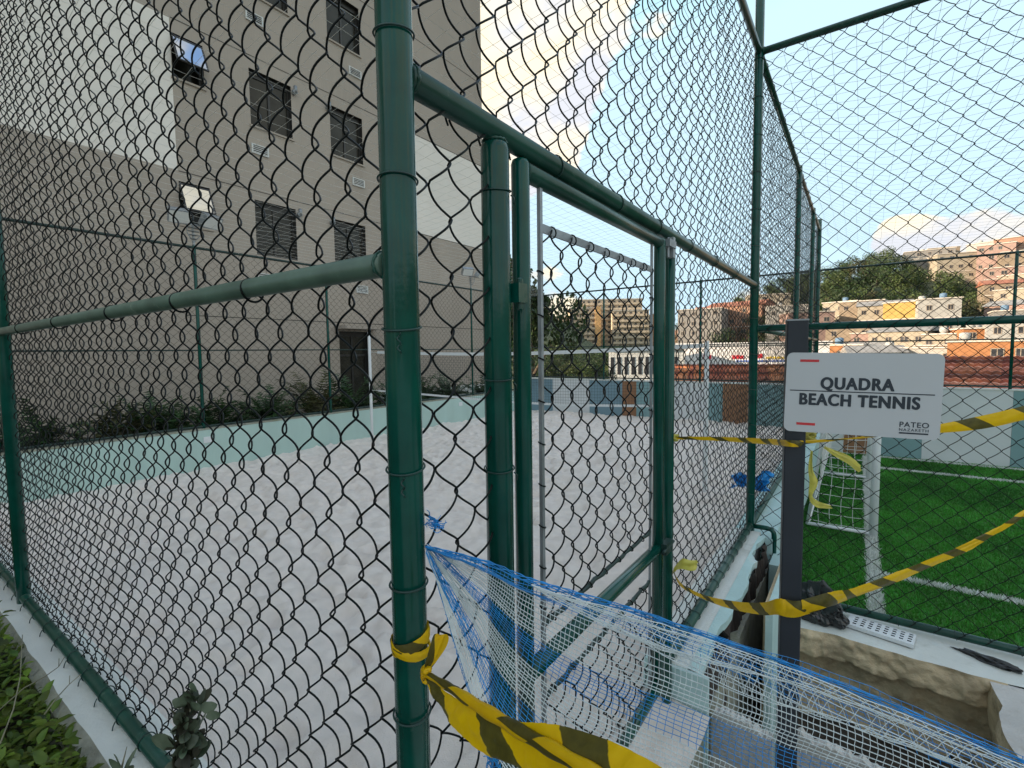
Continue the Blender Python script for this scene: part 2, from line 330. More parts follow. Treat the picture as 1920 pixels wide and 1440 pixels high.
def kerb_walls():
    t = thing('low_wall', 'white painted kerb wall carrying the left chain link fence, weeds along its foot', 'wall', (-4.5, .72, -.6))
    x0 = LX-.15
    xs = np.linspace(x0, MX-.14, 90)
    b = MB()
    for i in range(len(xs)-1):                # bevelled kerb with a slightly worn outer arris
        j0, j1 = [.012*vnoise(np.array([xs[k]]), np.array([0.]), .16, 6)[0] for k in (i, i+1)]
        a, c = xs[i], xs[i+1]
        b.quad((a, .60+j0, .112), (c, .60+j1, .112), (c, .85, .115), (a, .85, .115))
        b.quad((a, .85, .115), (c, .85, .115), (c, .85, -.7), (a, .85, -.7))
    b.build('wall_top', M['white_wall'], t)
    b = MB()
    for i in range(len(xs)-1):
        j0, j1 = [.012*vnoise(np.array([xs[k]]), np.array([0.]), .16, 6)[0] for k in (i, i+1)]
        a, c = xs[i], xs[i+1]
        b.quad((a, .555, .07), (c, .555, .07), (c, .60+j1, .112), (a, .60+j0, .112))
        b.quad((a, .55, -1.2), (c, .55, -1.2), (c, .555, .07), (a, .555, .07))
    b.build('wall_face', M['kerb_edge'], t)
    # wall under the gate side fence: stub at the corner, then gate gap, then on to the far end
    t = thing('low_wall', 'pale teal kerb wall with broken outer edge beside the gate, dark hole below', 'wall', (MX, 3.8, -.6))
    MB().box(-.95, -.60, .555, 1.13, -1.2, .11).build('wall_stub', M['white_wall'], t)
    b = MB().box(-.95, -.71, 2.60, 5.0, -1.6, .148); b.build('wall_core', M['white_wall'], t)
    # chipped outer skin: top strip with ragged edge, dark broken face below
    ys = np.linspace(2.60, 4.90, 80); n = len(ys)
    edge = -.645+.045*vnoise(ys, ys*0, .12, 21)+.05*vnoise(ys, ys*0, .5, 22)+np.where(ys > 4.3, -.03, 0)
    b = MB()
    for i in range(n-1):
        b.quad((-.71, ys[i], .150), (edge[i], ys[i], .146), (edge[i+1], ys[i+1], .146), (-.71, ys[i+1], .150))
        b.quad((edge[i], ys[i], .146), (edge[i]-.006, ys[i], .09), (edge[i+1]-.006, ys[i+1], .09), (edge[i+1], ys[i+1], .146))
    b.build('broken_skin', M['teal_pale'], t)
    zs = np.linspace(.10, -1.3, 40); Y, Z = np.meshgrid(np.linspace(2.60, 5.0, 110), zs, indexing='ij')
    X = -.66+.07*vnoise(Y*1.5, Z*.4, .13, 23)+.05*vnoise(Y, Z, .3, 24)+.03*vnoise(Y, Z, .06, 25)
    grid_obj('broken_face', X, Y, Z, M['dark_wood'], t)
    MB().box(-.945, -.598, 2.575, 2.602, -1.3, .143).build('end_face', M['teal_pale'], t)
    b = MB().box(-.96, -.60, 5.0, FY, -1.4, .10); b.build('wall_run', M['teal_pale'], t)
    # pier where the cross fence starts
    MB().box(-.60, -.42, 4.72, 5.10, -1.3, -.03).build('pier', M['teal_pale'], t)
    MB().box(-.487, -.460, 3.62, 4.715, -1.3, .105).build('outer_leaf', M['beige_rock'], t)
    MB().box(-.459, -.415, 3.50, 4.715, -1.3, .135).build('outer_skin', M['teal_pale'], t)
    # kerb under the cross fence with broken plaster face above the pit
    t = thing('low_wall', 'white topped kerb under the cross fence, beige plaster broken away above the pit', 'wall', (1.5, 4.9, -.6))
    xs = np.linspace(-.42, 5.0, 130)
    fr = 4.60+.05*vnoise(xs, xs*0, .35, 31)+.03*vnoise(xs, xs*0, .1, 32)
    b = MB()
    for i in range(len(xs)-1):
        b.quad((xs[i], fr[i], -.462), (xs[i+1], fr[i+1], -.462), (xs[i+1], 5.14, -.452), (xs[i], 5.14, -.452))
    b.quad((-.42, 5.14, -.452), (5, 5.14, -.452), (5, 5.14, -1.2), (-.42, 5.14, -1.2))
    b.build('wall_top', M['white_wall'], t)
    zs = np.concatenate([np.linspace(0, .22, 16), np.linspace(.24, 1.0, 30)]); X, D = np.meshgrid(np.linspace(-.45, .90, 130), zs, indexing='ij')
    f0 = 4.60+.05*vnoise(X, X*0, .35, 31)+.03*vnoise(X, X*0, .1, 32)
    lip = .20+.05*vnoise(X, X*0, .3, 33)+.03*vnoise(X, X*0, .08, 34)
    under = np.clip((D-lip)/.05, 0, 1)
    Yf = f0-.02*np.minimum(D/.04, 1)+.13*under+.05*vnoise(X, D, .12, 35)*np.minimum(D/.03, 1)+.03*vnoise(X, D, .04, 36)*np.minimum(D/.03, 1)-.22*np.clip((D-.5)/.3, 0, 1)*(.5+vnoise(X, D, .25, 37))
    grid_obj('broken_plaster', X, Yf, -.461-D, M['beige_rock'], t, smooth=True)
    # slab to the right of the pit
    t = thing('concrete_slab', 'pale worn concrete slab at the right rim of the pit', 'slab', (2, 3.8, -.6))
    ys = np.linspace(2.2, 4.60, 50); ed = .80+.06*vnoise(ys, ys*0, .4, 41)+.03*vnoise(ys, ys*0, .1, 42)
    b = MB()
    for i in range(49):
        b.quad((ed[i], ys[i], -.470), (4.9, ys[i], -.465), (4.9, ys[i+1], -.465), (ed[i+1], ys[i+1], -.470))
    b.build('slab_top', M['concrete'], t)
    Y, D = np.meshgrid(ys, np.linspace(0, .95, 24), indexing='ij'); e2 = .80+.06*vnoise(Y, Y*0, .4, 41)+.03*vnoise(Y, Y*0, .1, 42)
    grid_obj('slab_face', e2+.06*vnoise(Y, D, .13, 43)*np.minimum(D/.03, 1)+.05*D, Y, -.471-D, M['beige_rock'], t)
kerb_walls()
def pit():
    X, Y = np.meshgrid(np.linspace(-.75, 1.0, 60), np.linspace(1.2, 4.75, 100), indexing='ij')
    Z = -1.18+.12*vnoise(X, Y, .3, 51)+.06*vnoise(X, Y, .1, 52)
    o = grid_obj('pit_floor', X, Y, Z, M['soil']); o['kind'] = 'structure'
    struct('walkway', MB().box(-.5, 5, -6, 1.35, -1.5, .24), M['concrete'])
    struct('soil_bed', MB().box(-12, -.62, -6, .548, -3, -.14), M['soil'])
pit()
def chunk(label, x0, x1, y, z0, z1, seed):
    n = 30; xs = np.linspace(x0, x1, n); top = z1-.10*(xs-x0)+.025*vnoise(xs, xs*0, .06, seed)+.02*rng.normal(0, 1, n)*.5
    b = MB()
    pts = [(x0, z0)]+[(x1, z0)]+[(xs[k], top[k]) for k in range(n-1, -1, -1)]
    b.prism(pts, y, y+.05)
    o = b.build('plaster_slab', M['concrete']); tag(o, label, 'slab')
chunk('broken white plaster slab standing in the pit left of the sign post', -.60, -.31, 2.7, -.75, -.10, 61)
chunk('broken white plaster slab standing in the pit right of the sign post', -.22, .30, 2.72, -.75, -.07, 62)

def side_walls():
    t = thing('low_wall', 'long pale teal wall along the far side of the sand court below the tower', 'wall', (LX, 7, 0))
    MB().box(LX-.15, LX, .86, FY, -.5, .63).build('wall_body', M['teal_wall'], t)
    MB().box(LX-.17, LX-.01, .86, FY, .632, .66).build('coping', M['kerb_edge'], t)
    for k, y in enumerate((3.63, 10.0)):
        MB().box(LX, LX+.012, y-.07, y+.07, .42, .52).build('socket_plate', M['white_plastic'], t)
    struct('planting_bed', MB().box(-10.72, LX-.15, .3, 13.1, -1, .50), M['soil'])
    t = thing('low_wall', 'far end wall of white, teal, blue and brown painted panels', 'wall', (-2, FY, 0))
    MB().box(LX-.15, 8, FY+.012, FY+.2, -1.5, 1.0).build('wall_body', M['panel_white'], t)
    MB().box(LX-.15, 8, FY-.01, FY+.22, 1.002, 1.03).build('coping', M['white_wall'], t)
    seg = [(LX, -7.84, 'blue'), (-7.84, -6.56, 'white'), (-6.56, -5.52, 'blue'), (-5.52, -5.1, 'brown'), (-5.1, -4.35, 'teal'), (-4.35, -3.27, 'white'),
           (-3.27, -2.81, 'teal'), (-2.81, -2.08, 'brown'), (-2.08, -.96, 'teal'), (-.6, -.25, 'white'), (-.25, .22, 'brown'), (.22, .44, 'white'), (.44, 1.12, 'teal'), (1.12, 2.44, 'white'), (2.44, 3.3, 'teal'), (3.3, 4.6, 'white'), (4.6, 5.4, 'brown'), (5.4, 8, 'white')]
    for a, c, k in seg:
        MB().box(a+.002, c-.002, FY-.002, FY+.010, -.55 if a > -.7 else -.1, 1.0).build('panel', M['panel_'+k], t)
side_walls()

# ------------------------------------------------------------------ chain link
PW, PH = .070, .133         # strand pitch, diamond height
def wire_mesh(name, z0, z1, r=.0029, D=.0165, seg=16, n=6, hook=True, pw=PW, ph_=PH):
    out = []
    for odd in (0, 1):                        # neighbours are half a turn apart
        A = pw/2+r*.9; k = int((z1-z0)/ph_*seg); z = np.linspace(z0, z1, k+1); ph = 2*math.pi*z/ph_+odd*math.pi; s = .985
        x = A*np.arcsin(s*np.cos(ph))/math.asin(s); d = D*np.sin(ph)
        P = np.stack([x, d, z], 1)
        if hook:
            e = P[0]; P = np.vstack([[e+[.012, .012, .012], e+[.016, .014, -.004], e+[.010, .006, -.014], e+[.002, 0, -.010]], P])
        out.append(MB().tube(P, r, n, cap=False).mesh(name, M['wire'], True))
    return out, pw
def strands(parent, wm, axis, start, stop, fixed, jit=.0017):
    me, pw = wm; n = max(1, round(abs(stop-start)/pw)); sg = 1 if stop > start else -1; pw = abs(stop-start)/n
    for k in range(n):
        p = start+sg*(k+.5)*pw; j = rng.normal(0, jit, 3)
        loc = (p+j[0], fixed+j[1], j[2]) if axis == 'x' else (fixed+j[1], p+j[0], j[2])
        link('wire', me[k % 2], parent, None, loc, (rng.normal(0, .0012), rng.normal(0, .0012), 0 if axis == 'x' else math.pi/2))
WM = {'left': wire_mesh('wire_left', .165, 4.52, pw=.0660, ph_=.137), 'full': wire_mesh('wire_full', .165, 4.52), 'upper': wire_mesh('wire_upper', 2.435, 4.52, hook=False), 'gate_up': wire_mesh('wire_gate_upper', .992, 2.250, hook=False, pw=.0655), 'gate_low': wire_mesh('wire_gate_lower', .16, .742, hook=False, pw=.0655),
      'bay': wire_mesh('wire_bay', .13, 2.44), 'cross': wire_mesh('wire_cross', -.40, 4.51, seg=10, pw=.074, ph_=.146, hook=False), 'run': wire_mesh('wire_run', .165, 4.52, seg=10, n=5),
      'far': wire_mesh('wire_far', .68, 3.64, r=.0024, seg=6, n=3, hook=False), 'end': wire_mesh('wire_end', 1.06, 3.64, r=.0024, seg=6, n=3, hook=False)}

def fences():
    # ---- left fence
    t = thing('chain_link_fence', 'near left chain link fence with a green rail across it, in front of the sand', 'fence', (-4.5, MY, .1))
    p = MB().pipe((-4.876, MY, .10), (-4.876, MY, 4.9), .040, 24).build('post', M['green'], t, True)
    MB().pipe((LX, MY, .1), (LX, MY, 4.9), .040, 16).build('post', M['green'], t, True)
    MB().pipe((LX, MY-.012, 2.05), (MX-.03, MY-.012, 2.062), .0265, 24).build('rail', M['rail_light'], t, True)
    MB().pipe((LX, MY, .150), (MX-.02, MY, .148), .0300, 24).build('rail', M['rail'], t, True)
    MB().pipe((LX, MY, 4.53), (MX-.03, MY, 4.53), .0265, 16).build('rail', M['rail'], t, True)
    strands(t, WM['left'], 'x', MX-.01, -6.9, MY+.030)
    for x in (-1.42, -1.91, -2.58, -3.42, -4.25, -1.05):
        if x > -1.1: continue
        MB().ring((x, MY-.006, 2.055), (1, .12, .18), .0335, .0034).build('tie_wire', M['wire'], t, True)
    for k, x in enumerate(np.arange(-6.6, -1.0, .27)):
        b = MB().ring((x, MY+.004, .150), (1, rng.uniform(-.25, .25), rng.uniform(-.1, .3)), .0365, .0026, m=5)
        b.tube([(x, MY-.036, .15), (x+.004, MY-.046, .135), (x+.002, MY-.050, .115)], .0026, 5)
        b.build('tie_wire', M['tie'], t, True)
    # ---- corner post and gate side fence
    t = thing('chain_link_fence', 'tall chain link fence running from the near corner post past the gate', 'fence', (MX, 3, .1))
    MB().pipe((MX, MY, -.2), (MX, MY, 5.2), .0381, 40).build('post', M['green'], t, True)
    g = MB().tube([(MX, 1.065, -.3), (MX, 1.065, 2.405), (MX, 1.065, 2.418), (MX, 1.065, 2.428)], [.038, .038, .036, .028], 36).build('post', M['green'], t, True)
    MB().pipe((MX+.004, 2.535, -.3), (MX+.004, 2.535, 2.43), .026, 20).build('post', M['green'], t, True)
    MB().pipe((MX, CY, .09), (MX, CY, 5.6), .038, 24).build('post', M['green'], t, True)
    for y in (8.64, 11.35): MB().pipe((MX, y, .09), (MX, y, 4.6), .038, 16).build('post', M['green'], t, True)
    MB().pipe((MX, 13.1, .09), (MX, 13.1, 4.75), .045, 16).build('post', M['green'], t, True)
    MB().pipe((MX, MY+.03, 2.457), (MX, CY-.03, 2.457), .030, 28).build('rail', M['rail'], t, True)
    MB().pipe((MX, 2.60, .190), (MX, CY-.03, .193), .030, 24).build('rail', M['rail'], t, True)
    MB().pipe((MX, MY+.02, 4.525), (MX, CY-.03, 4.525), .028, 20).build('rail', M['rail'], t, True)
    MB().pipe((MX, CY+.03, 4.525), (MX, 13.1, 4.525), .030, 16).build('rail', M['rail'], t, True)
    MB().pipe((MX, CY+.03, 2.06), (MX, 13.1, 2.06), .028, 16).build('rail', M['rail'], t, True)
    MB().pipe((MX, CY+.03, .175), (MX, 13.1, .175), .028, 16).build('rail', M['rail'], t, True)
    strands(t, WM['bay'], 'y', MY+.035, 1.04, MX-.012)
    strands(t, WM['upper'], 'y', MY+.04, 2.58, MX-.034)
    strands(t, WM['full'], 'y', 2.58, CY-.02, MX-.030)
    strands(t, WM['run'], 'y', CY+.03, 13.1, MX-.025)
    for z, tl in ((2.53, .06), (2.235, -.05), (1.925, .10), (1.62, .10), (1.36, .03), (1.06, .05)):   # ties on the corner post
        c = (MX+.001, MY-.001, z); b = MB().ring(c, (tl, -tl*1.6, 1), .0415, .0023, n=28)
        if tl >= .1:
            q = np.array([MX+.028, MY-.034, z-.012]); w = [q+np.array([.004*math.cos(a), .003*math.sin(a), -.0028*k]) for k, a in enumerate(np.arange(0, 14, .9))]
            b.tube(w, .0016, 5)
        b.build('tie_wire', M['tie'], t, True)
    for z in (2.30, 1.80, 1.55):
        b = MB().ring((MX, 1.065, z), (.10, -.12, 1), .0415, .0021, n=26)
        b.tube([(MX+.036, 1.085, z-.012), (MX+.044, 1.09, z-.020), (MX+.040, 1.093, z-.035)], .0020, 5)
        b.build('tie_wire', M['tie'], t, True)
    for y in (1.38, 1.86, 2.32, 2.85, 3.45, 4.1): MB().ring((MX, y, 2.457), (.1, 1, .2), .0335, .0025).build('tie_wire', M['tie'], t, True)
    for y in np.arange(2.75, 4.98, .17): MB().ring((MX, y, .192), (rng.uniform(-.3, .3), 1, rng.uniform(-.2, .3)), .035, .0026, m=5).build('tie_wire', M['tie'], t, True)
    for z in np.arange(.5, 4.5, .33): MB().ring((MX, CY, z), (.1, .1, 1), .0405, .0024, m=5).build('tie_wire', M['tie'], t, True)
    for y in np.arange(5.3, 13, .45): MB().ring((MX, y, 4.525), (.1, 1, .2), .035, .003, n=12, m=4).build('tie_wire', M['tie'], t, True)
    # ---- cross fence in front of the football turf
    t = thing('chain_link_fence', 'chain link fence behind the sign, in front of the green football turf', 'fence', (1.5, CY, -.4))
    MB().pipe((3.9, CY, -.45), (3.9, CY, 4.6), .038, 20).build('post', M['green'], t, True)
    MB().pipe((MX+.03, CY, 4.525), (3.9, CY, 4.525), .030, 20).build('rail', M['rail'], t, True)
    MB().pipe((MX+.03, CY, 2.06), (3.9, CY, 2.06), .031, 20).build('rail', M['green'], t, True)
    MB().pipe((-.60, CY, -.395), (3.9, CY, -.400), .032, 20).build('rail', M['rail'], t, True)
    MB().tube([(MX+.03, CY, .19), (-.66, CY, .19), (-.625, CY, .185), (-.605, CY, .16), (-.600, CY, .12), (-.60, CY, -.39)], .022, 14).build('rail', M['green'], t, True)
    strands(t, WM['cross'], 'x', MX+.045, 3.85, CY-.030)
    for x in np.arange(-.4, 3.8, .36): MB().ring((x, CY, -.398), (1, rng.uniform(-.2, .2), .2), .036, .0026, n=14, m=5).build('tie_wire', M['tie'], t, True)
    for x in np.arange(-.5, 3.8, .55): MB().ring((x, CY, 2.06), (1, .1, .2), .035, .0024, n=14, m=5).build('tie_wire', M['tie'], t, True)
    # ---- far fences
    t = thing('chain_link_fence', 'chain link fence on top of the long teal wall, foot of the tower behind it', 'fence', (LX, 7, .66))
    for y in (1.2, 3.6, 6.02, 8.35, 10.6, 13.1): MB().pipe((LX-.06, y, .6), (LX-.06, y, 3.68), .027, 14).build('post', M['green'], t, True)
    for z, r in ((3.645, .022), (1.965, .012), (.69, .02)): MB().pipe((LX-.06, .8, z), (LX-.06, 13.1, z), r, 10).build('rail', M['darkbar'], t, True)
    strands(t, WM['far'], 'y', .85, 13.05, LX-.05, jit=.001)
    t = thing('chain_link_fence', 'far end chain link fence above the painted panel wall, town behind it', 'fence', (-2, FY, 1.03))
    for x in (-6.13, -3.40, 2.40, 5.2): MB().pipe((x, FY+.08, 1.0), (x, FY+.08, 3.68), .027, 12).build('post', M['green'], t, True)
    for z, r in ((3.645, .022), (2.0, .014), (1.08, .018)): MB().pipe((LX, FY+.08, z), (6.5, FY+.08, z), r, 10).build('rail', M['darkbar'], t, True)
    strands(t, WM['end'], 'x', LX+.05, 5.5, FY+.07, jit=.001)
fences()
def welds():
    par = {o['label']: o for o in COL.objects if o.name.startswith('chain_link_fence')}
    A = par['near left chain link fence with a green rail across it, in front of the sand']; B = par['tall chain link fence running from the near corner post past the gate']; C = par['chain link fence behind the sign, in front of the green football turf']
    def weld(p, c, ax, R_):
        rg = np.random.default_rng(int(abs(c[1]*1000+c[2]*77))); ax = np.array(ax, float); u = np.cross(ax, (.3, .5, .81)); u /= np.linalg.norm(u); w = np.cross(ax, u); a = np.arange(36)*2*math.pi/36
        MB().tube([np.array(c)+(R_+rg.normal(0, .0006))*(math.cos(q)*u+math.sin(q)*w)+ax*rg.normal(0, .0012) for q in a], .0042+rg.normal(0, .0007, 36), 6, closed=True).build('weld', M['rail'], p, True)
    weld(A, (MX-.040, MY-.012, 2.062), (1, 0, 0), .0268); weld(A, (-4.876+.043, MY-.012, 2.058), (1, 0, 0), .0268)
    weld(B, (MX, MY+.040, 2.457), (0, 1, 0), .0303); weld(B, (MX, CY-.040, 2.457), (0, 1, 0), .0303); weld(B, (MX, CY-.040, .193), (0, 1, 0), .0303); weld(B, (MX, 1.065, 2.428), (0, 0, 1), .030)
    weld(C, (MX+.040, CY, 2.06), (1, 0, 0), .031); weld(C, (MX+.040, CY, 4.525), (1, 0, 0), .030)
welds()

def gate():
    t = thing('gate', 'closed green pipe gate with chain link panels, blue netting across its foot', 'gate', (MX, 1.8, .1))
    MB().tube([(MX, 1.185, .10), (MX, 1.185, 2.405), (MX, 1.185, 2.416), (MX, 1.185, 2.421)], [.0265, .0265, .023, .014], 24).build('stile', M['green'], t, True)
    MB().tube([(MX, 2.385, .10), (MX, 2.385, 2.395), (MX, 2.385, 2.412)], [.0275, .0275, .022], 24).build('stile', M['green'], t, True)
    MB().pipe((MX, 1.205, 2.392), (MX, 2.37, 2.392), .0265, 24).build('top_rail', M['rail'], t, True)
    MB().pipe((MX, 1.20, .878), (MX, 2.37, .870), .0280, 24).build('middle_rail', M['green'], t, True)
    MB().pipe((MX, 1.20, .13), (MX, 2.37, .13), .0265, 20).build('bottom_rail', M['green'], t, True)
    MB().box(MX-.006, MX+.006, 1.281, 1.295, .15, 2.366).build('flat_bar', M['galv'], t)
    MB().box(MX-.005, MX+.005, 2.268, 2.280, .15, 2.366).build('flat_bar', M['galv'], t)
    MB().box(MX-.004, MX+.004, 1.296, 2.267, 2.236, 2.262).build('flat_bar', M['galv'], t)
    for z in (.99, .742):
        y = np.linspace(1.297, 2.266, 30)
        MB().tube([(MX+.002*math.sin(k*2.1), q, z+.003*math.sin(k*1.3)) for k, q in enumerate(y)], .0085, 8).build('rod', M['darkbar'], t, True)
        for q in np.arange(1.35, 2.26, .0675*2): MB().ring((MX, q, z), (.2, 1, .3), .0125, .0026, n=10, m=5).build('tie_wire', M['wire'], t, True)
    for q in np.arange(1.36, 2.26, .0675*2):
        MB().ring((MX, q, 2.247), (.25, 1, .35), .0175, .0026, n=12, m=5).build('tie_wire', M['wire'], t, True)
    for z in np.arange(1.05, 2.2, PH):
        for y in (1.288, 2.274): MB().ring((MX, y, z), (.3, .3, 1), .011, .0026, n=10, m=5).build('tie_wire', M['wire'], t, True)
    strands(t, WM['gate_up'], 'y', 1.29, 2.275, MX)
    strands(t, WM['gate_low'], 'y', 1.29, 2.275, MX)
    h = MB().box(MX+.022, MX+.050, 1.098, 1.140, 2.005, 2.058)
    h.pipe((MX+.036, 1.125, 1.985), (MX+.036, 1.125, 2.075), .009, 10)
    h.build('hinge', M['green'], t)
    MB().box(MX+.022, MX+.05, 1.098, 1.140, .45, .50).build('hinge', M['green'], t)
    b = MB().box(MX+.012, MX+.045, 2.40, 2.50, 2.375, 2.41); b.box(MX+.012, MX+.040, 2.47, 2.50, 2.33, 2.43); b.pipe((MX+.03, 2.42, 2.32), (MX+.03, 2.42, 2.42), .006, 8)
    b.build('latch', M['galv'], t)
    b = MB().box(MX+.018, MX+.050, 2.37, 2.47, .845, .90); b.pipe((MX+.045, 2.34, .872), (MX+.045, 2.50, .880), .008, 8); b.ring((MX+.045, 2.47, .855), (1, .2, 0), .02, .004, n=14)
    b.build('latch', M['darkbar'], t)
gate()

# ------------------------------------------------------------------ overhead nets
def overhead(label, x0, x1, y0, y1, zf, seed):
    c = .178; nx = int((x1-x0)/c); ny = int((y1-y0)/c); b = MB()
    gx = np.linspace(x0, x1, nx+1); gy = np.linspace(y0, y1, ny+1)
    X, Y = np.meshgrid(gx, gy, indexing='ij'); rg = np.random.default_rng(seed)
    sx = np.sin(math.pi*(X-x0)/(x1-x0)); sy = np.sin(math.pi*(Y-y0)/(y1-y0))
    Z = zf(X, Y)-.10*sx*sy+rg.normal(0, .006, X.shape)
    X = X+sx*sy*(.05*vnoise(X, Y, .7, seed+1)+rg.normal(0, .010, X.shape)+.25*vnoise(X, Y, 2.3, seed+3)); Y = Y+sx*sy*(.05*vnoise(X, Y, .7, seed+2)+rg.normal(0, .008, X.shape))
    for i in range(nx+1): b.tube(np.stack([X[i], Y[i], Z[i]], 1), .0015, 3, cap=False)
    for j in range(ny+1): b.tube(np.stack([X[:, j], Y[:, j], Z[:, j]], 1), .0015, 3, cap=False)
    o = b.build('overhead_net', M['bird_net']); tag(o, label, 'net')
overhead('thin square mesh net stretched overhead across the sand court', LX-.05, MX, MY, FY, lambda X, Y: 3.66+.86*((X-LX)/(MX-LX))*(1-((Y-MY)/(FY-MY))**4*.9), 71)
overhead('thin square mesh net stretched overhead across the football turf', MX, 6.5, CY, FY, lambda X, Y: 4.52-.86*((Y-CY)/(FY-CY))**1.0*np.clip((X-MX)/1.0, 0, 1), 75)

# ------------------------------------------------------------------ building
BX, BY1, BY0, BH = -10.7, 13.45, -16., 17.8  # unseen length behind the camera and height set to shade the court
def tower():
    t = thing('apartment_tower', 'tall beige tower with white painted storey band and dark windows beside the sand', 'building', (BX-8, 0, -3))
    z0s, z1s = 5.42, 8.20; fl = 2.735
    holes = []
    for k in range(-1, 5):
        zb = 4.05+fl*k
        if k >= 0:
            holes += [(4.11, 4.66, zb+.36, zb+1.17, 'awning'), (5.55, 6.49, zb, zb+1.17, 'win'), (7.49, 8.44, zb, zb+1.17, 'win')]
    holes.append((7.53, 8.42, .45, 2.45, 'door'))
    ys = sorted({BY0, BY1, 4.10, 9.45}|{h[0] for h in holes}|{h[1] for h in holes}); zs = sorted({-3.2, BH, z0s, z1s}|{h[2] for h in holes}|{h[3] for h in holes})
    wall, white = MB(), MB()
    for i in range(len(ys)-1):
        for j in range(len(zs)-1):
            yc, zc = (ys[i]+ys[i+1])/2, (zs[j]+zs[j+1])/2
            if any(h[0] < yc < h[1] and h[2] < zc < h[3] for h in holes): continue
            isw = z0s < zc < z1s and (yc < 4.10 or yc > 9.45)
            (white if isw else wall).quad((BX, ys[i], zs[j]), (BX, ys[i+1], zs[j]), (BX, ys[i+1], zs[j+1]), (BX, ys[i], zs[j+1]))
    wall.quad((BX, BY1, -3.2), (BX-16, BY1, -3.2), (BX-16, BY1, BH), (BX, BY1, BH))
    wall.quad((BX, BY0, -3.2), (BX, BY0, BH), (BX-16, BY0, BH), (BX-16, BY0, -3.2))
    wall.quad((BX-16, BY0, -3.2), (BX-16, BY0, BH), (BX-16, BY1, BH), (BX-16, BY1, -3.2))
    wall.quad((BX, BY0, BH), (BX, BY1, BH), (BX-16, BY1, BH), (BX-16, BY0, BH))
    wall.build('wall', M['beige'], t); white.build('painted_band', M['bwhite'], t)
    cache = {}
    for (a, c, zb, zt, kind) in holes:
        key = (kind, round(c-a, 2), round(zt-zb, 2)); w, h = c-a, zt-zb; dp = .10
        if key not in cache:
            fr = MB()       # reveal plus frame, local: x depth, y width, z height
            fr.quad((0, 0, 0), (0, w, 0), (-.3, w, 0), (-.3, 0, 0)); fr.quad((0, 0, h), (-.3, 0, h), (-.3, w, h), (0, w, h)); fr.quad((0, 0, 0), (-.3, 0, 0), (-.3, 0, h), (0, 0, h)); fr.quad((0, w, 0), (0, w, h), (-.3, w, h), (-.3, w, 0))
            q = .045
            fr.box(-dp-.05, -dp, 0, q, 0, h); fr.box(-dp-.05, -dp, w-q, w, 0, h); fr.box(-dp-.05, -dp, q, w-q, 0, q); fr.box(-dp-.05, -dp, q, w-q, h-q*2.6, h)
            if kind == 'win': fr.box(-dp-.05, -dp, w*.5-.025, w*.5+.025, q, h-q*2.6)
            if kind == 'door': fr.box(-dp-.05, -dp, w*.5-.03, w*.5+.03, q, h-.1); fr.box(-dp-.05, -dp, q, w-q, h*.68, h*.68+.06)
            sill = MB().box(-.05, .035, -.03, w+.03, -.04, -.002)
            if kind == 'awning':
                g = MB().box(-.012, .0, .03, w-.03, -h*.70, 0); gf = MB()
                gf.box(-.022, .006, .0, .03, -h*.72, 0); gf.box(-.022, .006, w-.03, w, -h*.72, 0); gf.box(-.022, .006, .03, w-.03, -h*.72, -h*.72+.03); gf.box(-.022, .006, .03, w-.03, -.03, 0)
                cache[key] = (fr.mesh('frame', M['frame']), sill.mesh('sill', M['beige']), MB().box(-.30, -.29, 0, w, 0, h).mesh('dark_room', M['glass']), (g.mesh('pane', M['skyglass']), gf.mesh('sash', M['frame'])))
            else:
                cache[key] = (fr.mesh('frame', M['frame']), sill.mesh('sill', M['beige']), MB().box(-dp-.035, -dp-.025, q, w-q, q, h-q*2.6).mesh('pane', M['glass']), None)
        f, s_, p, ex = cache[key]
        wo = link('window' if kind != 'door' else 'door', f, t, None, (BX, a, zb))
        local('pane', p, wo)  # on awnings a dark sheet standing for the unlit room
        if kind != 'door': local('sill', s_, wo)
        if ex:
            sa = local('sash', ex[1], wo, (.0, 0, h*.96), (0, math.radians(-24), 0))
            sa2 = local('pane', ex[0], wo, (.0, 0, h*.96), (0, math.radians(-24), 0))
    vf = MB().box(0, .03, 0, .37, 0, .02).box(0, .03, 0, .37, .18, .20).box(0, .03, 0, .03, .02, .18).box(0, .03, .34, .37, .02, .18)
    for k in range(4): vf.quad((.024, .03, .028+.038*k), (.024, .34, .028+.038*k), (.006, .34, .052+.038*k), (.006, .03, .052+.038*k))
    vm = vf.mesh('vent', M['vent']); vb = MB().box(.001, .003, .03, .34, .02, .18).mesh('vent_dark', M['groove'])
    pm = MB().pipe((0, 0, 0), (.10, 0, 0), .055, 12).box(.06, .12, -.03, .03, -.02, .13).mesh('outlet', M['galv'], True)
    for k in range(-1, 4):
        zb = 4.05+fl*k
        for y in (5.53, 8.08):
            v = link('vent', vm, t, None, (BX+.002, y, zb+fl-.59)); local('vent_back', vb, v)
        if k >= 0:
            for y in (6.55, 7.42): link('pipe_outlet', pm, t, None, (BX, y, zb+1.05))
    for z in (2.66, z0s-.02, z1s+.01, 10.93, 13.67): MB().box(BX-.02, BX+.004, 4.12, BY1-.01, z, z+.018).build('joint', M['groove'], t)
    MB().box(BX, BX+.45, 7.40, 8.60, 2.50, 2.58).build('canopy', M['beige'], t)
    MB().box(BX, BX+.16, 8.7, BY1, .50, .78).build('plinth', M['white_wall'], t)
tower()
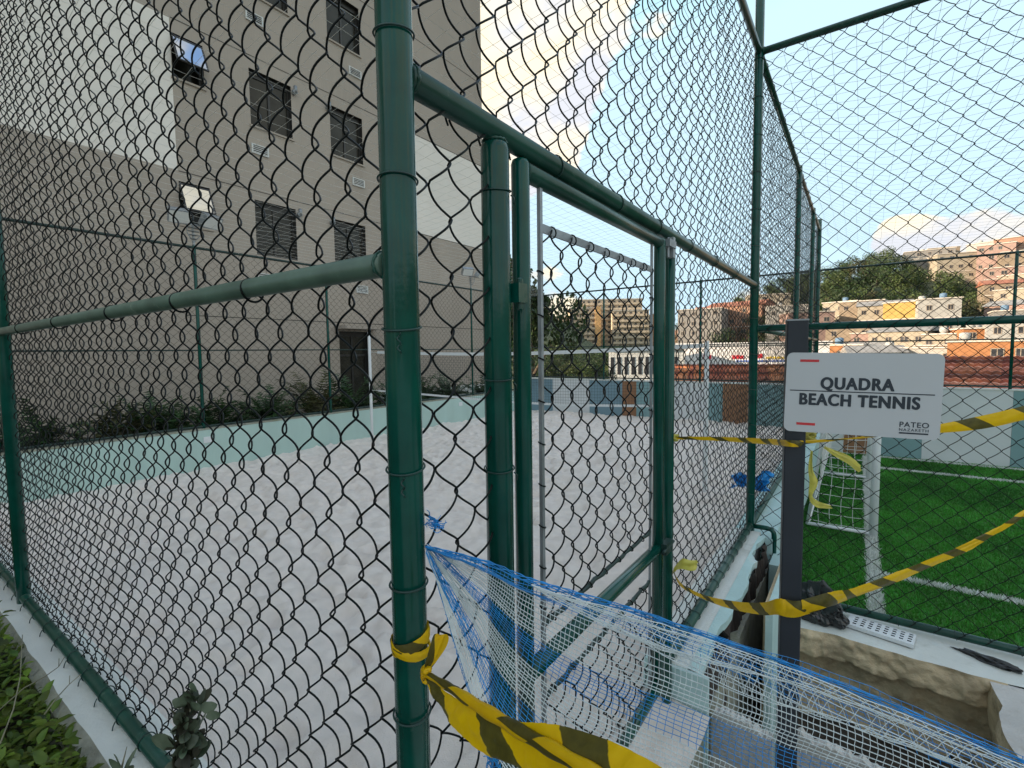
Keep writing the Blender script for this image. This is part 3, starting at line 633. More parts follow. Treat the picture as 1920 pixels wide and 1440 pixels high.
def floodlight(label, y, turn):
    t = thing('floodlight', label, 'lamp', (LX-.06, y, 3.68))
    b = MB().pipe((LX-.06, y, 3.68), (LX-.06, y, 4.02), .02, 10)
    for s in (-1, 1): b.tube([(LX-.06, y, 3.72), (LX-.02, y+.10*s, 3.86), (LX, y+.12*s, 4.02)], .008, 6)
    for k in range(4): b.box(LX-.08, LX-.0, y-.05-.018*k, y+.05+.018*k, 3.78+.06*k, 3.786+.06*k)
    b.box(LX-.08, LX-.05, y-.34, y+.34, 4.0, 4.03); b.build('bracket', M['galv'], t)
    for s in (-1, 1):
        h = MB().box(-.02, .10, -.15, .15, -.01, .20); g = MB().box(.101, .105, -.135, .135, .005, .185)
        hd = local('lamp_head', h.mesh('lamp_head', M['galv']), t, (.02, .21*s, .36), (0, math.radians(35), turn*s))
        local('lamp_glass', g.mesh('lamp_glass', M['lampglass']), hd)
floodlight('twin floodlight on the fence post beside the open tower window', 3.6, .25)
floodlight('small twin floodlight on the fence post near the tower corner', 10.6, .5)

# ------------------------------------------------------------------ plants by the wall
def fan_shrub(x, y, z, n, L, seed, m, label, lean=0.):
    rg = np.random.default_rng(seed); t = thing('palm_shrub', label, 'shrub', (x, y, z), 'leafy shrubs below the tower')
    b = MB(); st = MB()
    for k in range(n):
        a = rg.uniform(0, 2*math.pi); el = rg.uniform(.75, 1.45); l = L*rg.uniform(.6, 1.1); p = np.array([x+rg.normal(0, .12), y+rg.normal(0, .15), z])
        d = np.array([math.cos(a)*math.cos(el), math.sin(a)*math.cos(el), math.sin(el)]); pts = [p]
        for s in range(9):
            d = d+np.array([0, 0, -.15]); d /= np.linalg.norm(d); pts.append(pts[-1]+d*l/9)
        st.tube(pts, [.010*(1-q/12) for q in range(10)], 4, cap=False)
        side = np.cross(d, (0, 0, 1.)); side /= np.linalg.norm(side)+1e-9
        for q in range(2, 10):
            T = pts[q]-pts[q-1]; T /= np.linalg.norm(T)
            for sd in (-1, 1):
                for h in (0, .5):
                    ll = .26*l*(1-abs(q-5)/8)*rg.uniform(.7, 1.1); o = pts[q]-T*h*l/9
                    e = o+side*sd*ll*.8+T*ll*.55+np.array([0, 0, -.25*ll+rg.normal(0, .03)]); w = T*.022
                    b.quad(o-w*.5, o+w, e, (o+e)/2-w*.9+np.array([0, 0, .01]))
    for q in (b, st): q.v = [(min(v[0], LX-.17-.05*(v[2] % .3)), v[1], v[2]) if v[2] < 3 else v for v in q.v]
    st.build('stem', M['frond'], t); b.build('foliage', m, t)
LBL = ['low dark bushy shrub at the left end of the planting bed', 'yellowish dry leaved shrub in the bed behind the teal wall', 'dark arching palm shrub left of the first fence post', 'dark arching palm shrub by the first fence post', 'palm shrub between the first and second fence posts', 'tall palm shrub beside the tower door', 'palm shrub right of the tower door', 'dark palm shrub at the foot of the white net post', 'palm shrub seen through the gap beside the corner post', 'palm shrub behind the court net near the tower corner', 'small palm shrub at the far end of the bed']
for k, (y, L, mm) in enumerate(((1.6, .9, 'frond'), (2.5, .8, 'frond_b'), (3.1, 1.0, 'frond'), (4.0, .95, 'frond'), (5.0, 1.0, 'frond'), (6.2, 1.25, 'frond_b'), (7.0, 1.1, 'frond'), (8.2, 1.0, 'frond'), (9.3, .95, 'frond'), (10.4, 1.0, 'frond'), (11.8, .9, 'frond'))):
    fan_shrub(-9.55+rng.uniform(-.15, .1), y, .45, 46, L*.92, 100+k, M[mm], LBL[k])

# ------------------------------------------------------------------ court net
def court_net():
    y = 6.65; xa, xb = -8.42, -1.62; t = thing('court_net', 'white taped beach court net strung between two white posts over the sand', 'net', (-5, y, 0))
    for x in (xa, xb): 
        MB().pipe((x, y, -.1), (x, y, 2.33 if x == xa else 1.98), .030, 18).build('post', M['white_plastic'], t, True)
    xs = np.linspace(xa+.25, xb-.04, 60); s = (xs-xs[0])/(xs[-1]-xs[0]); top = 1.90-.07*np.sin(math.pi*s)+.02*s; bot = top-.80+.015*np.sin(7*s)
    b = MB()
    for i in range(59): 
        for q in (-.003, .003): b.quad((xs[i], y+q, top[i]-.025), (xs[i+1], y+q, top[i+1]-.025), (xs[i+1], y+q, top[i+1]+.03), (xs[i], y+q, top[i]+.03))
    b.build('top_tape', M['white_plastic'], t)
    b = MB()
    for i in range(59): b.quad((xs[i], y, bot[i]-.018), (xs[i+1], y, bot[i+1]-.018), (xs[i+1], y, bot[i+1]+.018), (xs[i], y, bot[i]+.018))
    b.build('bottom_tape', M['white_plastic'], t)
    b = MB()
    for x in np.arange(xs[0], xs[-1], .045): 
        z1 = np.interp(x, xs, top); z0 = np.interp(x, xs, bot); b.tube([(x, y, z0), (x, y, z1)], .0016, 3, cap=False)
    for f in np.linspace(.03, .97, 18): b.tube([(xs[i], y+.002, bot[i]+f*(top[i]-bot[i])) for i in range(0, 60, 3)], .0016, 3, cap=False)
    b.build('netting', M['black_net'], t, kind='stuff')
    MB().tube([(xa, y, 1.91), (xa+.25, y, 1.90)], .005, 6).tube([(xa, y, 1.1), (xa+.25, y, 1.1)], .005, 6).build('cord', M['white_net'], t)
court_net()

# ------------------------------------------------------------------ football turf
def turf():
    struct('turf', MB().box(-.60, 9, 5.14, FY, -1.5, -.490), M['turf'])
    def blades(n, xr, yr, m, name, cond=None, hgt=.032):
        x = rng.uniform(*xr, n); y = rng.uniform(*yr, n); k = x < .30*y+.6
        if cond is not None: k &= cond(x, y)
        x, y = x[k], y[k]; n = len(x); a = rng.uniform(0, 2*math.pi, n); w = .0055*(1+(y-5)*.09); h = hgt*rng.uniform(.6, 1.2, n)
        lx, ly = rng.normal(0, .014, n), rng.normal(0, .014, n)
        V = np.empty((n, 3, 3)); V[:, 0] = np.stack([x-w*np.cos(a), y-w*np.sin(a), np.full(n, -.492)], 1); V[:, 1] = np.stack([x+w*np.cos(a), y+w*np.sin(a), np.full(n, -.492)], 1); V[:, 2] = np.stack([x+lx, y+ly, -.492+h], 1)
        me = bpy.data.meshes.new(name); me.from_pydata(V.reshape(-1, 3).tolist(), [], np.arange(3*n).reshape(-1, 3).tolist()); me.materials.append(m)
        o = link(name, me); tag(o, {'turf_blades': 'short green artificial grass blades of the football turf', 'line_blades': 'white grass blades forming the painted lines on the turf'}[name], 'grass', None, 'stuff')
    def line(x, y):
        e = .012
        return ((np.abs(x-.185) < .062) & (y < 12.9)) | ((np.abs(y-6.22) < .055) & (x > .18)) | ((np.abs(y-11.8) < .06) & (x > .18)) | ((np.abs(y-13.0) < .05) & (x > .18))
    blades(260000, (-.6, 4.6), (5.14, 13.18), M['blade'], 'turf_blades', lambda x, y: ~line(x, y) & (rng.random(len(x)) < 1.1-(y-5)*.07))
    blades(420000, (-.6, 4.6), (5.14, 13.18), M['blade_w'], 'line_blades', lambda x, y: line(x+rng.normal(0, .008, len(x)), y+rng.normal(0, .008, len(x))), .036)
turf()
def goal():
    t = thing('football_goal', 'small white football goal with a white net on the turf behind the sign', 'goal', (.2, 9, -.49))
    x, y0, y1, xb, zt = .205, 7.45, 10.7, -.50, 1.42
    for y in (y0, y1): MB().pipe((x, y, -.49), (x, y, zt), .045, 20).build('post', M['white_plastic'], t, True)
    MB().pipe((x, y0-.04, zt), (x, y1+.04, zt), .045, 20).build('crossbar', M['white_plastic'], t, True)
    for y in (y0, y1):
        MB().pipe((x-.04, y, -.455), (xb, y, -.455), .024, 12).build('ground_bar', M['white_plastic'], t, True)
        MB().tube([(x-.03, y, zt), (xb+.35, y, zt-.02), (xb+.22, y, zt-.12), (xb, y, -.44)], .020, 10).build('back_stay', M['white_plastic'], t, True)
    MB().pipe((xb, y0, -.455), (xb, y1, -.455), .024, 12).build('ground_bar', M['white_plastic'], t, True)
    MB().pipe((xb+.3, y0, zt-.02), (xb+.3, y1, zt-.02), .018, 10).build('back_bar', M['white_plastic'], t, True)
    b = MB(); st = [(x, zt), (xb+.32, zt-.03), (xb+.2, zt-.15), (xb+.14, .9), (xb+.10, .4), (xb+.06, 0), (xb, -.44)]
    prof = np.array(st); cum = np.concatenate([[0], np.cumsum(np.linalg.norm(np.diff(prof, axis=0), axis=1))]); q = np.arange(0, cum[-1], .105)
    px_, pz_ = np.interp(q, cum, prof[:, 0]), np.interp(q, cum, prof[:, 1])
    for y in np.arange(y0+.02, y1, .105): b.tube([(px_[k]-.05*math.sin(k*.3), y+.012*math.sin(k*2.2+y*9), pz_[k]) for k in range(len(q))], .0035, 4, cap=False)
    for k in range(len(q)): b.tube([(px_[k]-.05*math.sin(k*.3)+.01*math.sin(y*7), y, pz_[k]+.012*math.sin(y*5+k)) for y in np.arange(y0, y1, .12)], .0035, 4, cap=False)
    for y in (y0+.01, y1-.01):
        for z in np.arange(-.40, zt, .125):
            xe = np.interp(-z, [-v[1] for v in st[1:]], [v[0] for v in st[1:]]); b.tube([(xx, y+.012*math.sin(xx*20+z*7), z-.02*math.sin((xx-xe)/(x-xe)*3.1)) for xx in np.linspace(xe, x, 7)], .0035, 4, cap=False)
        for xx in np.arange(xb+.12, x, .125):
            zb = np.interp(xx, [v[0] for v in st[::-1]], [v[1] for v in st[::-1]]); b.tube([(xx+.012*math.sin(z*8), y, z) for z in np.linspace(-.45, zt-.02, 12)], .0035, 4, cap=False)
    b.build('goal_net', M['white_net'], t, kind='stuff')
goal()

# ------------------------------------------------------------------ sign
def text_mesh(body, size, m, bold=.0, xs=1.0, space=1.0):
    c = bpy.data.curves.new('lettering', 'FONT'); c.body = body; c.size = size; c.offset = bold; c.extrude = .0004; c.align_x = 'CENTER'; c.align_y = 'BOTTOM_BASELINE'; c.space_character = space
    o = bpy.data.objects.new('tmp', c); COL.objects.link(o); dg = bpy.context.evaluated_depsgraph_get(); me = bpy.data.meshes.new_from_object(o.evaluated_get(dg)); bpy.data.objects.remove(o)
    me.materials.clear(); me.materials.append(m); me.name = 'lettering'
    if xs != 1: me.transform(Matrix.Diagonal((xs, 1, 1, 1)))
    w = [v.co.x for v in me.vertices]; return me, max(w)-min(w)
def sign():
    t = thing('sign', 'grey court sign board on a charcoal square post beside the gate', 'sign', (-.163, 1.78, -1.15), None, math.radians(11.6))
    MB_ = MB(); w = .029; c = .003
    pts = [(-w+c, -w), (w-c, -w), (w, -w+c), (w, w-c), (w-c, w), (-w+c, w), (-w, w-c), (-w, -w+c)]
    n = len(pts); MB_.v = [(p[0], p[1], 0) for p in pts]+[(p[0], p[1], 3.105) for p in pts]
    MB_.f = [tuple(range(n-1, -1, -1)), tuple(range(n, 2*n))]+[(k, (k+1) % n, n+(k+1) % n, n+k) for k in range(n)]
    local('post', MB_.mesh('post', M['signpost']), t)
    cap = MB().box(-w-.001, w+.001, -w-.001, w+.001, 3.106, 3.111); local('post_cap', cap.mesh('post_cap', M['galv']), t)
    # board, local frame: x right, y depth, z up; origin at lower left corner
    BW, BHt, rr = .388, .246, .018; pr = []
    for cx, cz, a0 in ((BW-rr, rr, -90), (BW-rr, BHt-rr, 0), (rr, BHt-rr, 90), (rr, rr, 180)):
        for k in range(7): a = math.radians(a0+15*k); pr.append((cx+rr*math.cos(a), cz+rr*math.sin(a)))
    bd = MB().prism(pr, -.036, -.0305)
    tilt = math.radians(1.2)
    board = local('board', bd.mesh('board', M['sign']), t, (-.033, 0, 2.762), (0, tilt, 0))
    fy = -.0366
    def put(me, x, z, name='lettering'): return local(name, me, board, (x, fy, z), (math.pi/2, 0, 0))
    def bold(body, size, width, x, z):
        me, w_ = text_mesh(body, size, M['ink'], .0009, 1.0, 1.13); me.transform(Matrix.Diagonal((width/w_, 1, 1, 1)))
        for k, (dx, dz) in enumerate(((-.0014, 0), (.0014, 0), (-.0005, .0006), (.0005, -.0006))):
            o = put(me, x+dx, z+dz); o.location.y = fy-.00012*k
    bold('QUADRA', .0490, .182, .184, .1370); bold('BEACH TENNIS', .0490, .298, .188, .0865)
    m3, w3 = text_mesh('PATEO', .0215, M['ink'], .0002, 1.25, 1.1); m3.transform(Matrix.Diagonal((.068/w3, 1, 1, 1))); put(m3, .328, .0335)
    m4, w4 = text_mesh('NAZARETH', .0115, M['ink'], 0, 1.25, 1.2); m4.transform(Matrix.Diagonal((.068/w4, 1, 1, 1))); put(m4, .328, .0215)
    local('underline', MB().box(.294, .362, fy, fy+.0008, .0135, .0178).mesh('underline', M['ink']), board)
    local('rule', MB().box(.012, .371, fy, fy+.0008, .1275, .1305).mesh('rule', M['ink']), board)
    local('red_bar', MB().box(.036, .086, fy, fy+.0008, .2175, .2250).mesh('red_bar', M['red_ink']), board)
    local('red_bar', MB().box(.034, .084, fy, fy+.0008, .0215, .0292).mesh('red_bar', M['red_ink']), board)
sign()

# ------------------------------------------------------------------ barrier tape
def ribbon(ctrl, widths, ups, name, m, n=60, parent=None, kink=.004, seed=0, uv0=0., vr=(0, 1)):
    C = np.array(ctrl, float); k = len(C); s = np.linspace(0, k-1, n)
    def cr(A):
        A = np.array(A, float); out = []
        for q in s:
            i = min(int(q), k-2); f = q-i; p0, p1, p2, p3 = A[max(i-1, 0)], A[i], A[i+1], A[min(i+2, k-1)]
            out.append(.5*((2*p1)+(-p0+p2)*f+(2*p0-5*p1+4*p2-p3)*f*f+(-p0+3*p1-3*p2+p3)*f**3))
        return np.array(out)
    P = cr(C); U = cr(ups); Wd = cr(np.array(widths, float)[:, None])[:, 0]; U /= np.linalg.norm(U, axis=1)[:, None]
    T = np.gradient(P, axis=0); T /= np.linalg.norm(T, axis=1)[:, None]; Nn = np.cross(T, U); Nn /= np.linalg.norm(Nn, axis=1)[:, None]+1e-9
    rg = np.random.default_rng(seed); b = MB(); uv = []; cum = np.concatenate([[0], np.cumsum(np.linalg.norm(np.diff(P, axis=0), axis=1))])
    rows = 7; wob = [np.convolve(rg.normal(0, 1, n+8), np.ones(9)/9, 'valid')*kink*3 for _ in range(rows)]
    for i in range(n):
        for j in range(rows):
            f = j/(rows-1)-.5; p = P[i]+U[i]*f*Wd[i]+Nn[i]*(wob[j][i]+.10*Wd[i]*math.cos(f*math.pi))
            b.v.append(tuple(p)); uv.append((uv0+cum[i], (vr[0]+(f+.5)*(vr[1]-vr[0]))*.07))
    for i in range(n-1):
        for j in range(rows-1): a = i*rows+j; b.f.append((a, a+1, a+rows+1, a+rows))
    return b.build(name, m, parent, True, uv=uv)
def tapes():
    UP = (0, 0, 1)
    t = thing('barrier_tape', 'yellow and black barrier tape knotted round the near corner post, trailing to the lower right', 'tape', (MX, MY, 1.2))
    c = np.array([MX, MY, 1.235]); ctrl = []; w = []; u = []
    for k in range(11): a = -2.4+k*.62; ctrl.append(c+np.array([.0415*math.cos(a), .0415*math.sin(a), .012*math.sin(a*1.0+.6)-.004])); w.append(.030); u.append((0, 0, 1))
    ribbon(ctrl, w, u, 'wrap', M['tape'], 60, t, .0008, 1, .02, (.2, .7))
    c2 = c+np.array([0, 0, -.018]); ctrl = [c2+np.array([.0425*math.cos(-2.4+k*.62), .0425*math.sin(-2.4+k*.62), .010*math.sin(k*.62+2)]) for k in range(11)]
    ribbon(ctrl, [.022]*11, [(0, 0, 1)]*11, 'wrap', M['tape'], 60, t, .0008, 2, .09, (.3, .7))
    kn = at(797, 1262, .985)
    b = MB()
    for s in range(3):
        rg = np.random.default_rng(s+5); a = np.linspace(0, 6, 14); b.tube([kn+np.array([.010*math.sin(q+s), .008*math.cos(q*1.3+s), .014*math.sin(q*.8+s*2)]) for q in a], [.004+.003*math.sin(q*2+s) for q in a], 6)
    o = b.build('knot', M['tape'], t, True)
    loop = [kn+np.array([0, 0, .004]), at(808, 1235, .975), at(818, 1205, .97), at(824, 1190, .97), at(830, 1192, .975), at(824, 1212, .985), at(808, 1245, .985), kn]
    ribbon(loop, [.010, .020, .026, .024, .026, .026, .018, .010], [tuple(AX_R+np.array([0, 0, q])) for q in (.1, .3, .4, .1, -.3, -.2, .2, .2)], 'bow_loop', M['tape'], 50, t, .001, 3, .05)
    # rolled narrow length over the wide flat length
    n1 = [kn, at(840, 1287, .92), at(900, 1326, .82), at(975, 1371, .72), at(1070, 1424, .63), at(1180, 1490, .56), at(1320, 1580, .49)]
    P = np.array(n1); q = np.linspace(0, 6, 80); P = np.stack([np.interp(q, range(7), P[:, k]) for k in range(3)], 1)
    for _ in range(6): P[1:-1] = (P[:-2]+2*P[1:-1]+P[2:])/4
    cum = np.concatenate([[0], np.cumsum(np.linalg.norm(np.diff(P, axis=0), axis=1))]); rr = (.0055+.0045*np.clip(q/2, 0, 1))*(1+.10*np.sin(q*9))
    b = MB().tube(P, rr, 10, cap=False)
    b.build('rolled_length', M['tape'], t, True, uv=[(cum[k//10]*.8, .07*(k % 10)/10) for k in range(len(b.v))])
    n2 = [kn+np.array([.004, 0, -.006]), at(822, 1300, .95), at(868, 1348, .86), at(935, 1385, .77), at(1010, 1402, .70), at(1090, 1428, .63), at(1180, 1475, .57), at(1300, 1560, .50)]
    ribbon(n2, [.012, .032, .056, .068, .072, .074, .076, .076], [(.4, .1, 1), (.5, .1, .9), (.25, .1, 1), (.1, .1, 1), (.0, .1, 1), (.3, .35, .9), (.4, .4, .8), (.4, .4, .8)], 'flat_length', M['tape'], 110, t, .0026, 6, .03)
    # low tape from the gate post round the sign post and off to the right
    t = thing('barrier_tape', 'lower barrier tape tied from the gate post around the sign post to the right edge', 'tape', (-.3, 2.0, .8))
    g = np.array([MX+.03, 2.55, .69]); sp = np.array([-.192, 1.745, 1.022])
    ctrl = [g, (-.68, 2.37, .715), (-.52, 2.16, .79), (-.36, 1.95, .895), (-.245, 1.80, .985), (-.196, 1.738, 1.035), (-.165, 1.735, 1.040), (-.128, 1.748, 1.045), (-.05, 1.80, 1.075)]
    ribbon(ctrl, [.010, .016, .022, .034, .044, .054, .056, .052, .040], [(0, .1, 1), (.2, .2, 1), (0, 0, 1), (.0, .0, 1), UP, UP, UP, UP, UP], 'tape_length', M['tape'], 90, t, .0015, 11)
    ctrl = [(-.128, 1.747, 1.047), (-.05, 1.80, 1.078), at(1600, 1112, 1.70), at(1700, 1075, 1.82), at(1800, 1030, 1.95), at(1870, 995, 2.05), at(1925, 960, 2.12), at(2050, 880, 2.3)]
    ribbon(ctrl, [.052, .046, .044, .040, .036, .032, .030, .03], [UP]*2+[(0, -.2, 1), (0, -.3, 1), (0, 0, 1), UP, UP, UP], 'tape_length', M['tape'], 90, t, .002, 12, .21)
    ribbon([g, at(1275, 1058, 2.45), at(1295, 1060, 2.42), at(1305, 1055, 2.44)], [.02, .05, .05, .03], [UP]*4, 'loose_end', M['tape_y'], 24, t, .006, 13)
    # upper tape
    t = thing('barrier_tape', 'upper barrier tape from the gate post across the sign post below the board', 'tape', (-.3, 2.0, 1.4))
    g = np.array([MX+.03, 2.555, 1.41]); cc = [g, at(1350, 823, 2.3), at(1440, 828, 1.85), at(1475, 831, 1.515), at(1500, 832, 1.515), at(1515, 829, 1.54), at(1600, 822, 1.66), at(1690, 812, 1.75), at(1790, 800, 1.8), at(1860, 788, 1.8), at(1930, 772, 1.8), at(2050, 745, 1.8)]
    ribbon(cc, [.014, .020, .022, .020, .020, .014, .012, .014, .040, .052, .054, .054], [UP, (0, .3, 1), UP, UP, UP, (0, -.6, 1), (0, -.8, .6), (0, -.4, 1), UP, UP, UP, UP], 'tape_length', M['tape'], 150, t, .001, 14)
    b = MB()
    for s in range(2): b.tube([g+np.array([.012*math.cos(q), .012*math.sin(q+s), .012*math.sin(q*.7+s)]) for q in np.linspace(0, 6, 10)], .008, 6)
    b.build('knot', M['tape_y'], t, True)
    kx = at(1519, 818, 1.60); b = MB()
    for s in range(3): b.tube([kx+np.array([.012*math.cos(q), .010*math.sin(q+s), .012*math.sin(q*.8+s*2)]) for q in np.linspace(0, 6, 12)], .007, 6)
    b.build('knot', M['tape_y'], t, True)
    # torn ends hanging on the goal side
    o = ribbon([at(1545, 838, 1.66), at(1565, 850, 1.70), at(1590, 862, 1.74), at(1612, 878, 1.78)], [.010, .022, .030, .032], [(.1, 0, 1)]*4, 'torn_tape', M['tape_y'], 24, None, .003, 15); tag(o, 'torn yellow tape end fluttering in front of the goal net', 'tape')
    o = ribbon([at(1522, 845, 1.60), at(1520, 880, 1.63), at(1526, 905, 1.64), at(1520, 930, 1.66), at(1532, 945, 1.68), at(1558, 950, 1.74)], [.008, .014, .026, .012, .022, .010], [(1, .3, .2), (1, .3, .1), (1, .4, 0), (1, .3, .3), (.3, .1, 1), (.1, .1, 1)], 'torn_tape', M['tape_y'], 40, None, .003, 16); tag(o, 'pale yellow torn tape strip dangling beside the sign post', 'tape')
tapes()

# ------------------------------------------------------------------ debris netting
def debris_net():
    t = thing('safety_netting', 'blue and white banded safety netting bunched at the corner post, stretched across the gate foot', 'netting', (-.3, 1.2, .6))
    A = at(799, 1025, 1.075); n = 46; m = 58; s = np.linspace(0, 1, n)
    tp = [(799, 1024, 1.075), (860, 1036, 1.12), (930, 1058, 1.15), (1000, 1090, 1.17), (1120, 1122, 1.18), (1250, 1163, 1.185), (1400, 1214, 1.19), (1500, 1250, 1.19), (1700, 1332, 1.17), (1920, 1428, 1.13), (2150, 1530, 1.08)]
    lo = [(801, 1034, 1.075), (835, 1150, 1.10), (870, 1265, 1.12), (905, 1400, 1.13), (1010, 1560, 1.13), (1150, 1640, 1.13), (1300, 1720, 1.13), (1450, 1800, 1.13), (1700, 1880, 1.10), (1920, 1960, 1.08), (2150, 2050, 1.04)]
    tp = np.array([at(*q) for q in tp]); lo = np.array([at(*q) for q in lo]); k = np.linspace(0, 1, len(tp))
    Tp = np.stack([np.interp(s, k, tp[:, i]) for i in range(3)], 1); Lo = np.stack([np.interp(s, k, lo[:, i]) for i in range(3)], 1)
    for A_ in (Tp, Lo):
        for _ in range(3): A_[1:-1] = (A_[:-2]+A_[1:-1]*2+A_[2:])/4
    v = np.linspace(0, 1, m); v = v**1.05
    # bunch the top strands into a rolled band that loosens to the left and lower right
    G = Tp[:, None]*(1-v[None, :, None])+Lo[:, None]*v[None, :, None]
    nrm = np.array([.60, -.80, 0])
    S, V = np.meshgrid(s, v, indexing='ij')
    fold = .030*np.sin(V*21+S*5+2*vnoise(S, V, .3, 81))*np.exp(-V*4)*np.sin(math.pi*np.clip(S, 0, 1))**.5+.02*vnoise(S, V, .16, 82)+.03*vnoise(S, V, .4, 83)
    G = G+nrm*fold[..., None]; G[..., 2] += .012*vnoise(S, V*3, .2, 84)*np.sin(math.pi*S)-.02*np.exp(-V*5)*np.sin(V*30)*np.sin(math.pi*S)
    G += rng.normal(0, .0011, G.shape)
    bands = []; j = 0; white = False; seq = [9, 9, 8, 10, 11, 8, 9, 12]
    names = [('blue_band', 'blue_net'), ('white_band', 'white_mesh')]; i = 0
    while j < m-1:
        e = min(j+seq[i % len(seq)], m-1); nm, mm = names[i % 2]; b = MB()
        for q in range(j, e): b.tube(G[:, q], .00135 if mm == 'white_mesh' else .0009, 3, cap=False)
        Sx = np.linspace(0, n-1.001, 150 if mm == 'white_mesh' else 100)
        for x in Sx[3:]:
            a = int(x); f = x-a; col = G[a]*(1-f)+G[a+1]*f; b.tube(col[j:e+1], .0008, 3, cap=False)
        b.build(nm, M[mm], t, kind='stuff'); j = e; i += 1
    # a twisted blue selvedge rope along the top edge
    b = MB()
    for o_ in range(5): b.tube(Tp+np.stack([.004*np.sin(s*60+o_), .004*np.cos(s*55+o_*2), .006*np.sin(s*43+o_*1.7)-.004], 1), .0012, 4, cap=False)
    b.build('selvedge', M['blue_net'], t)
    # folded-over flap below the edge, strands crossing at a slant
    k0 = int(n*.30); S2 = s[k0:]; nv = 11; b = MB(); F2 = []
    for q in range(nv):
        v2 = q/(nv-1); wd = .085*np.clip((S2-S2[0])*5, 0, 1); F2.append(Tp[k0:]+np.array([.012, -.016, 0])+np.stack([0*S2, 0*S2, -.004-wd*v2*(1+.25*np.sin(S2*17+q))], 1)+rng.normal(0, .0012, (len(S2), 3)))
    F2 = np.array(F2)
    for q in range(nv): b.tube(F2[q], .0013, 3, cap=False)
    for x in np.linspace(0, len(S2)-4.001, 120):
        pts = []
        for q in range(nv): a = x+q*.18*(1 if int(x*5) % 2 else -1)+1.9; a = min(max(a, 0), len(S2)-1.01); i_ = int(a); pts.append(F2[q][i_]*(1-a+i_)+F2[q][i_+1]*(a-i_))
        b.tube(pts, .0009, 3, cap=False)
    b.build('folded_flap', M['white_mesh'], t, kind='stuff')
    def scrap(label, c, sc, seed, m=M['blue_net'], nn=26):
        rg = np.random.default_rng(seed); b = MB()
        for k in range(nn):
            p = np.array(c)+rg.normal(0, 1, 3)*np.array(sc)*.25; pts = []
            d = rg.normal(0, 1, 3)
            for q in range(10): d = d*.8+rg.normal(0, .6, 3)-.2*(p-np.array(c))/np.array(sc); p = p+d*np.array(sc)*.07; pts.append(p.copy())
            b.tube(pts, .0012*max(sc)/.05, 4, cap=False)
        o = b.build('netting_scrap', m); tag(o, label, 'netting')
    scrap('small frayed blue netting scrap on the corner post above the main net', at(816, 983, 1.085), (.035, .02, .020), 91, nn=46)
    scrap('frayed blue netting bunch at the foot of the gate post under the tape', at(925, 1425, 1.15), (.04, .03, .05), 93)
    # crumpled blue plastic caught on the fence past the second post
    X, Y = np.meshgrid(np.linspace(-1, 1, 30), np.linspace(-1, 1, 18), indexing='ij'); c = at(1408, 903, 5.35)
    u = .19*X+.07*vnoise(X, Y, .5, 96)+.03*vnoise(X, Y, .14, 91); v = .10*Y*(.25+.75*np.abs(X)**.8*(1+1.2*vnoise(X, X*0, .35, 90)))-.02*X-.045*np.exp(-((X-.15)/.3)**2)+.09*vnoise(X, Y, .4, 97)+.035*vnoise(X, Y, .12, 98); w = .16*vnoise(X, Y, .3, 95)+.12*vnoise(X, Y, .13, 99)
    Q = c+np.array([.8, .6, 0])*u[..., None]+np.array([0, 0, 1.])*v[..., None]+np.array([-.6, .8, 0])*w[..., None]
    o = grid_obj('plastic_scrap', Q[..., 0], Q[..., 1], Q[..., 2], M['blue_net'], None, False)
    tag(o, 'crumpled blue plastic sheet caught behind the second tall post', 'plastic')
debris_net()

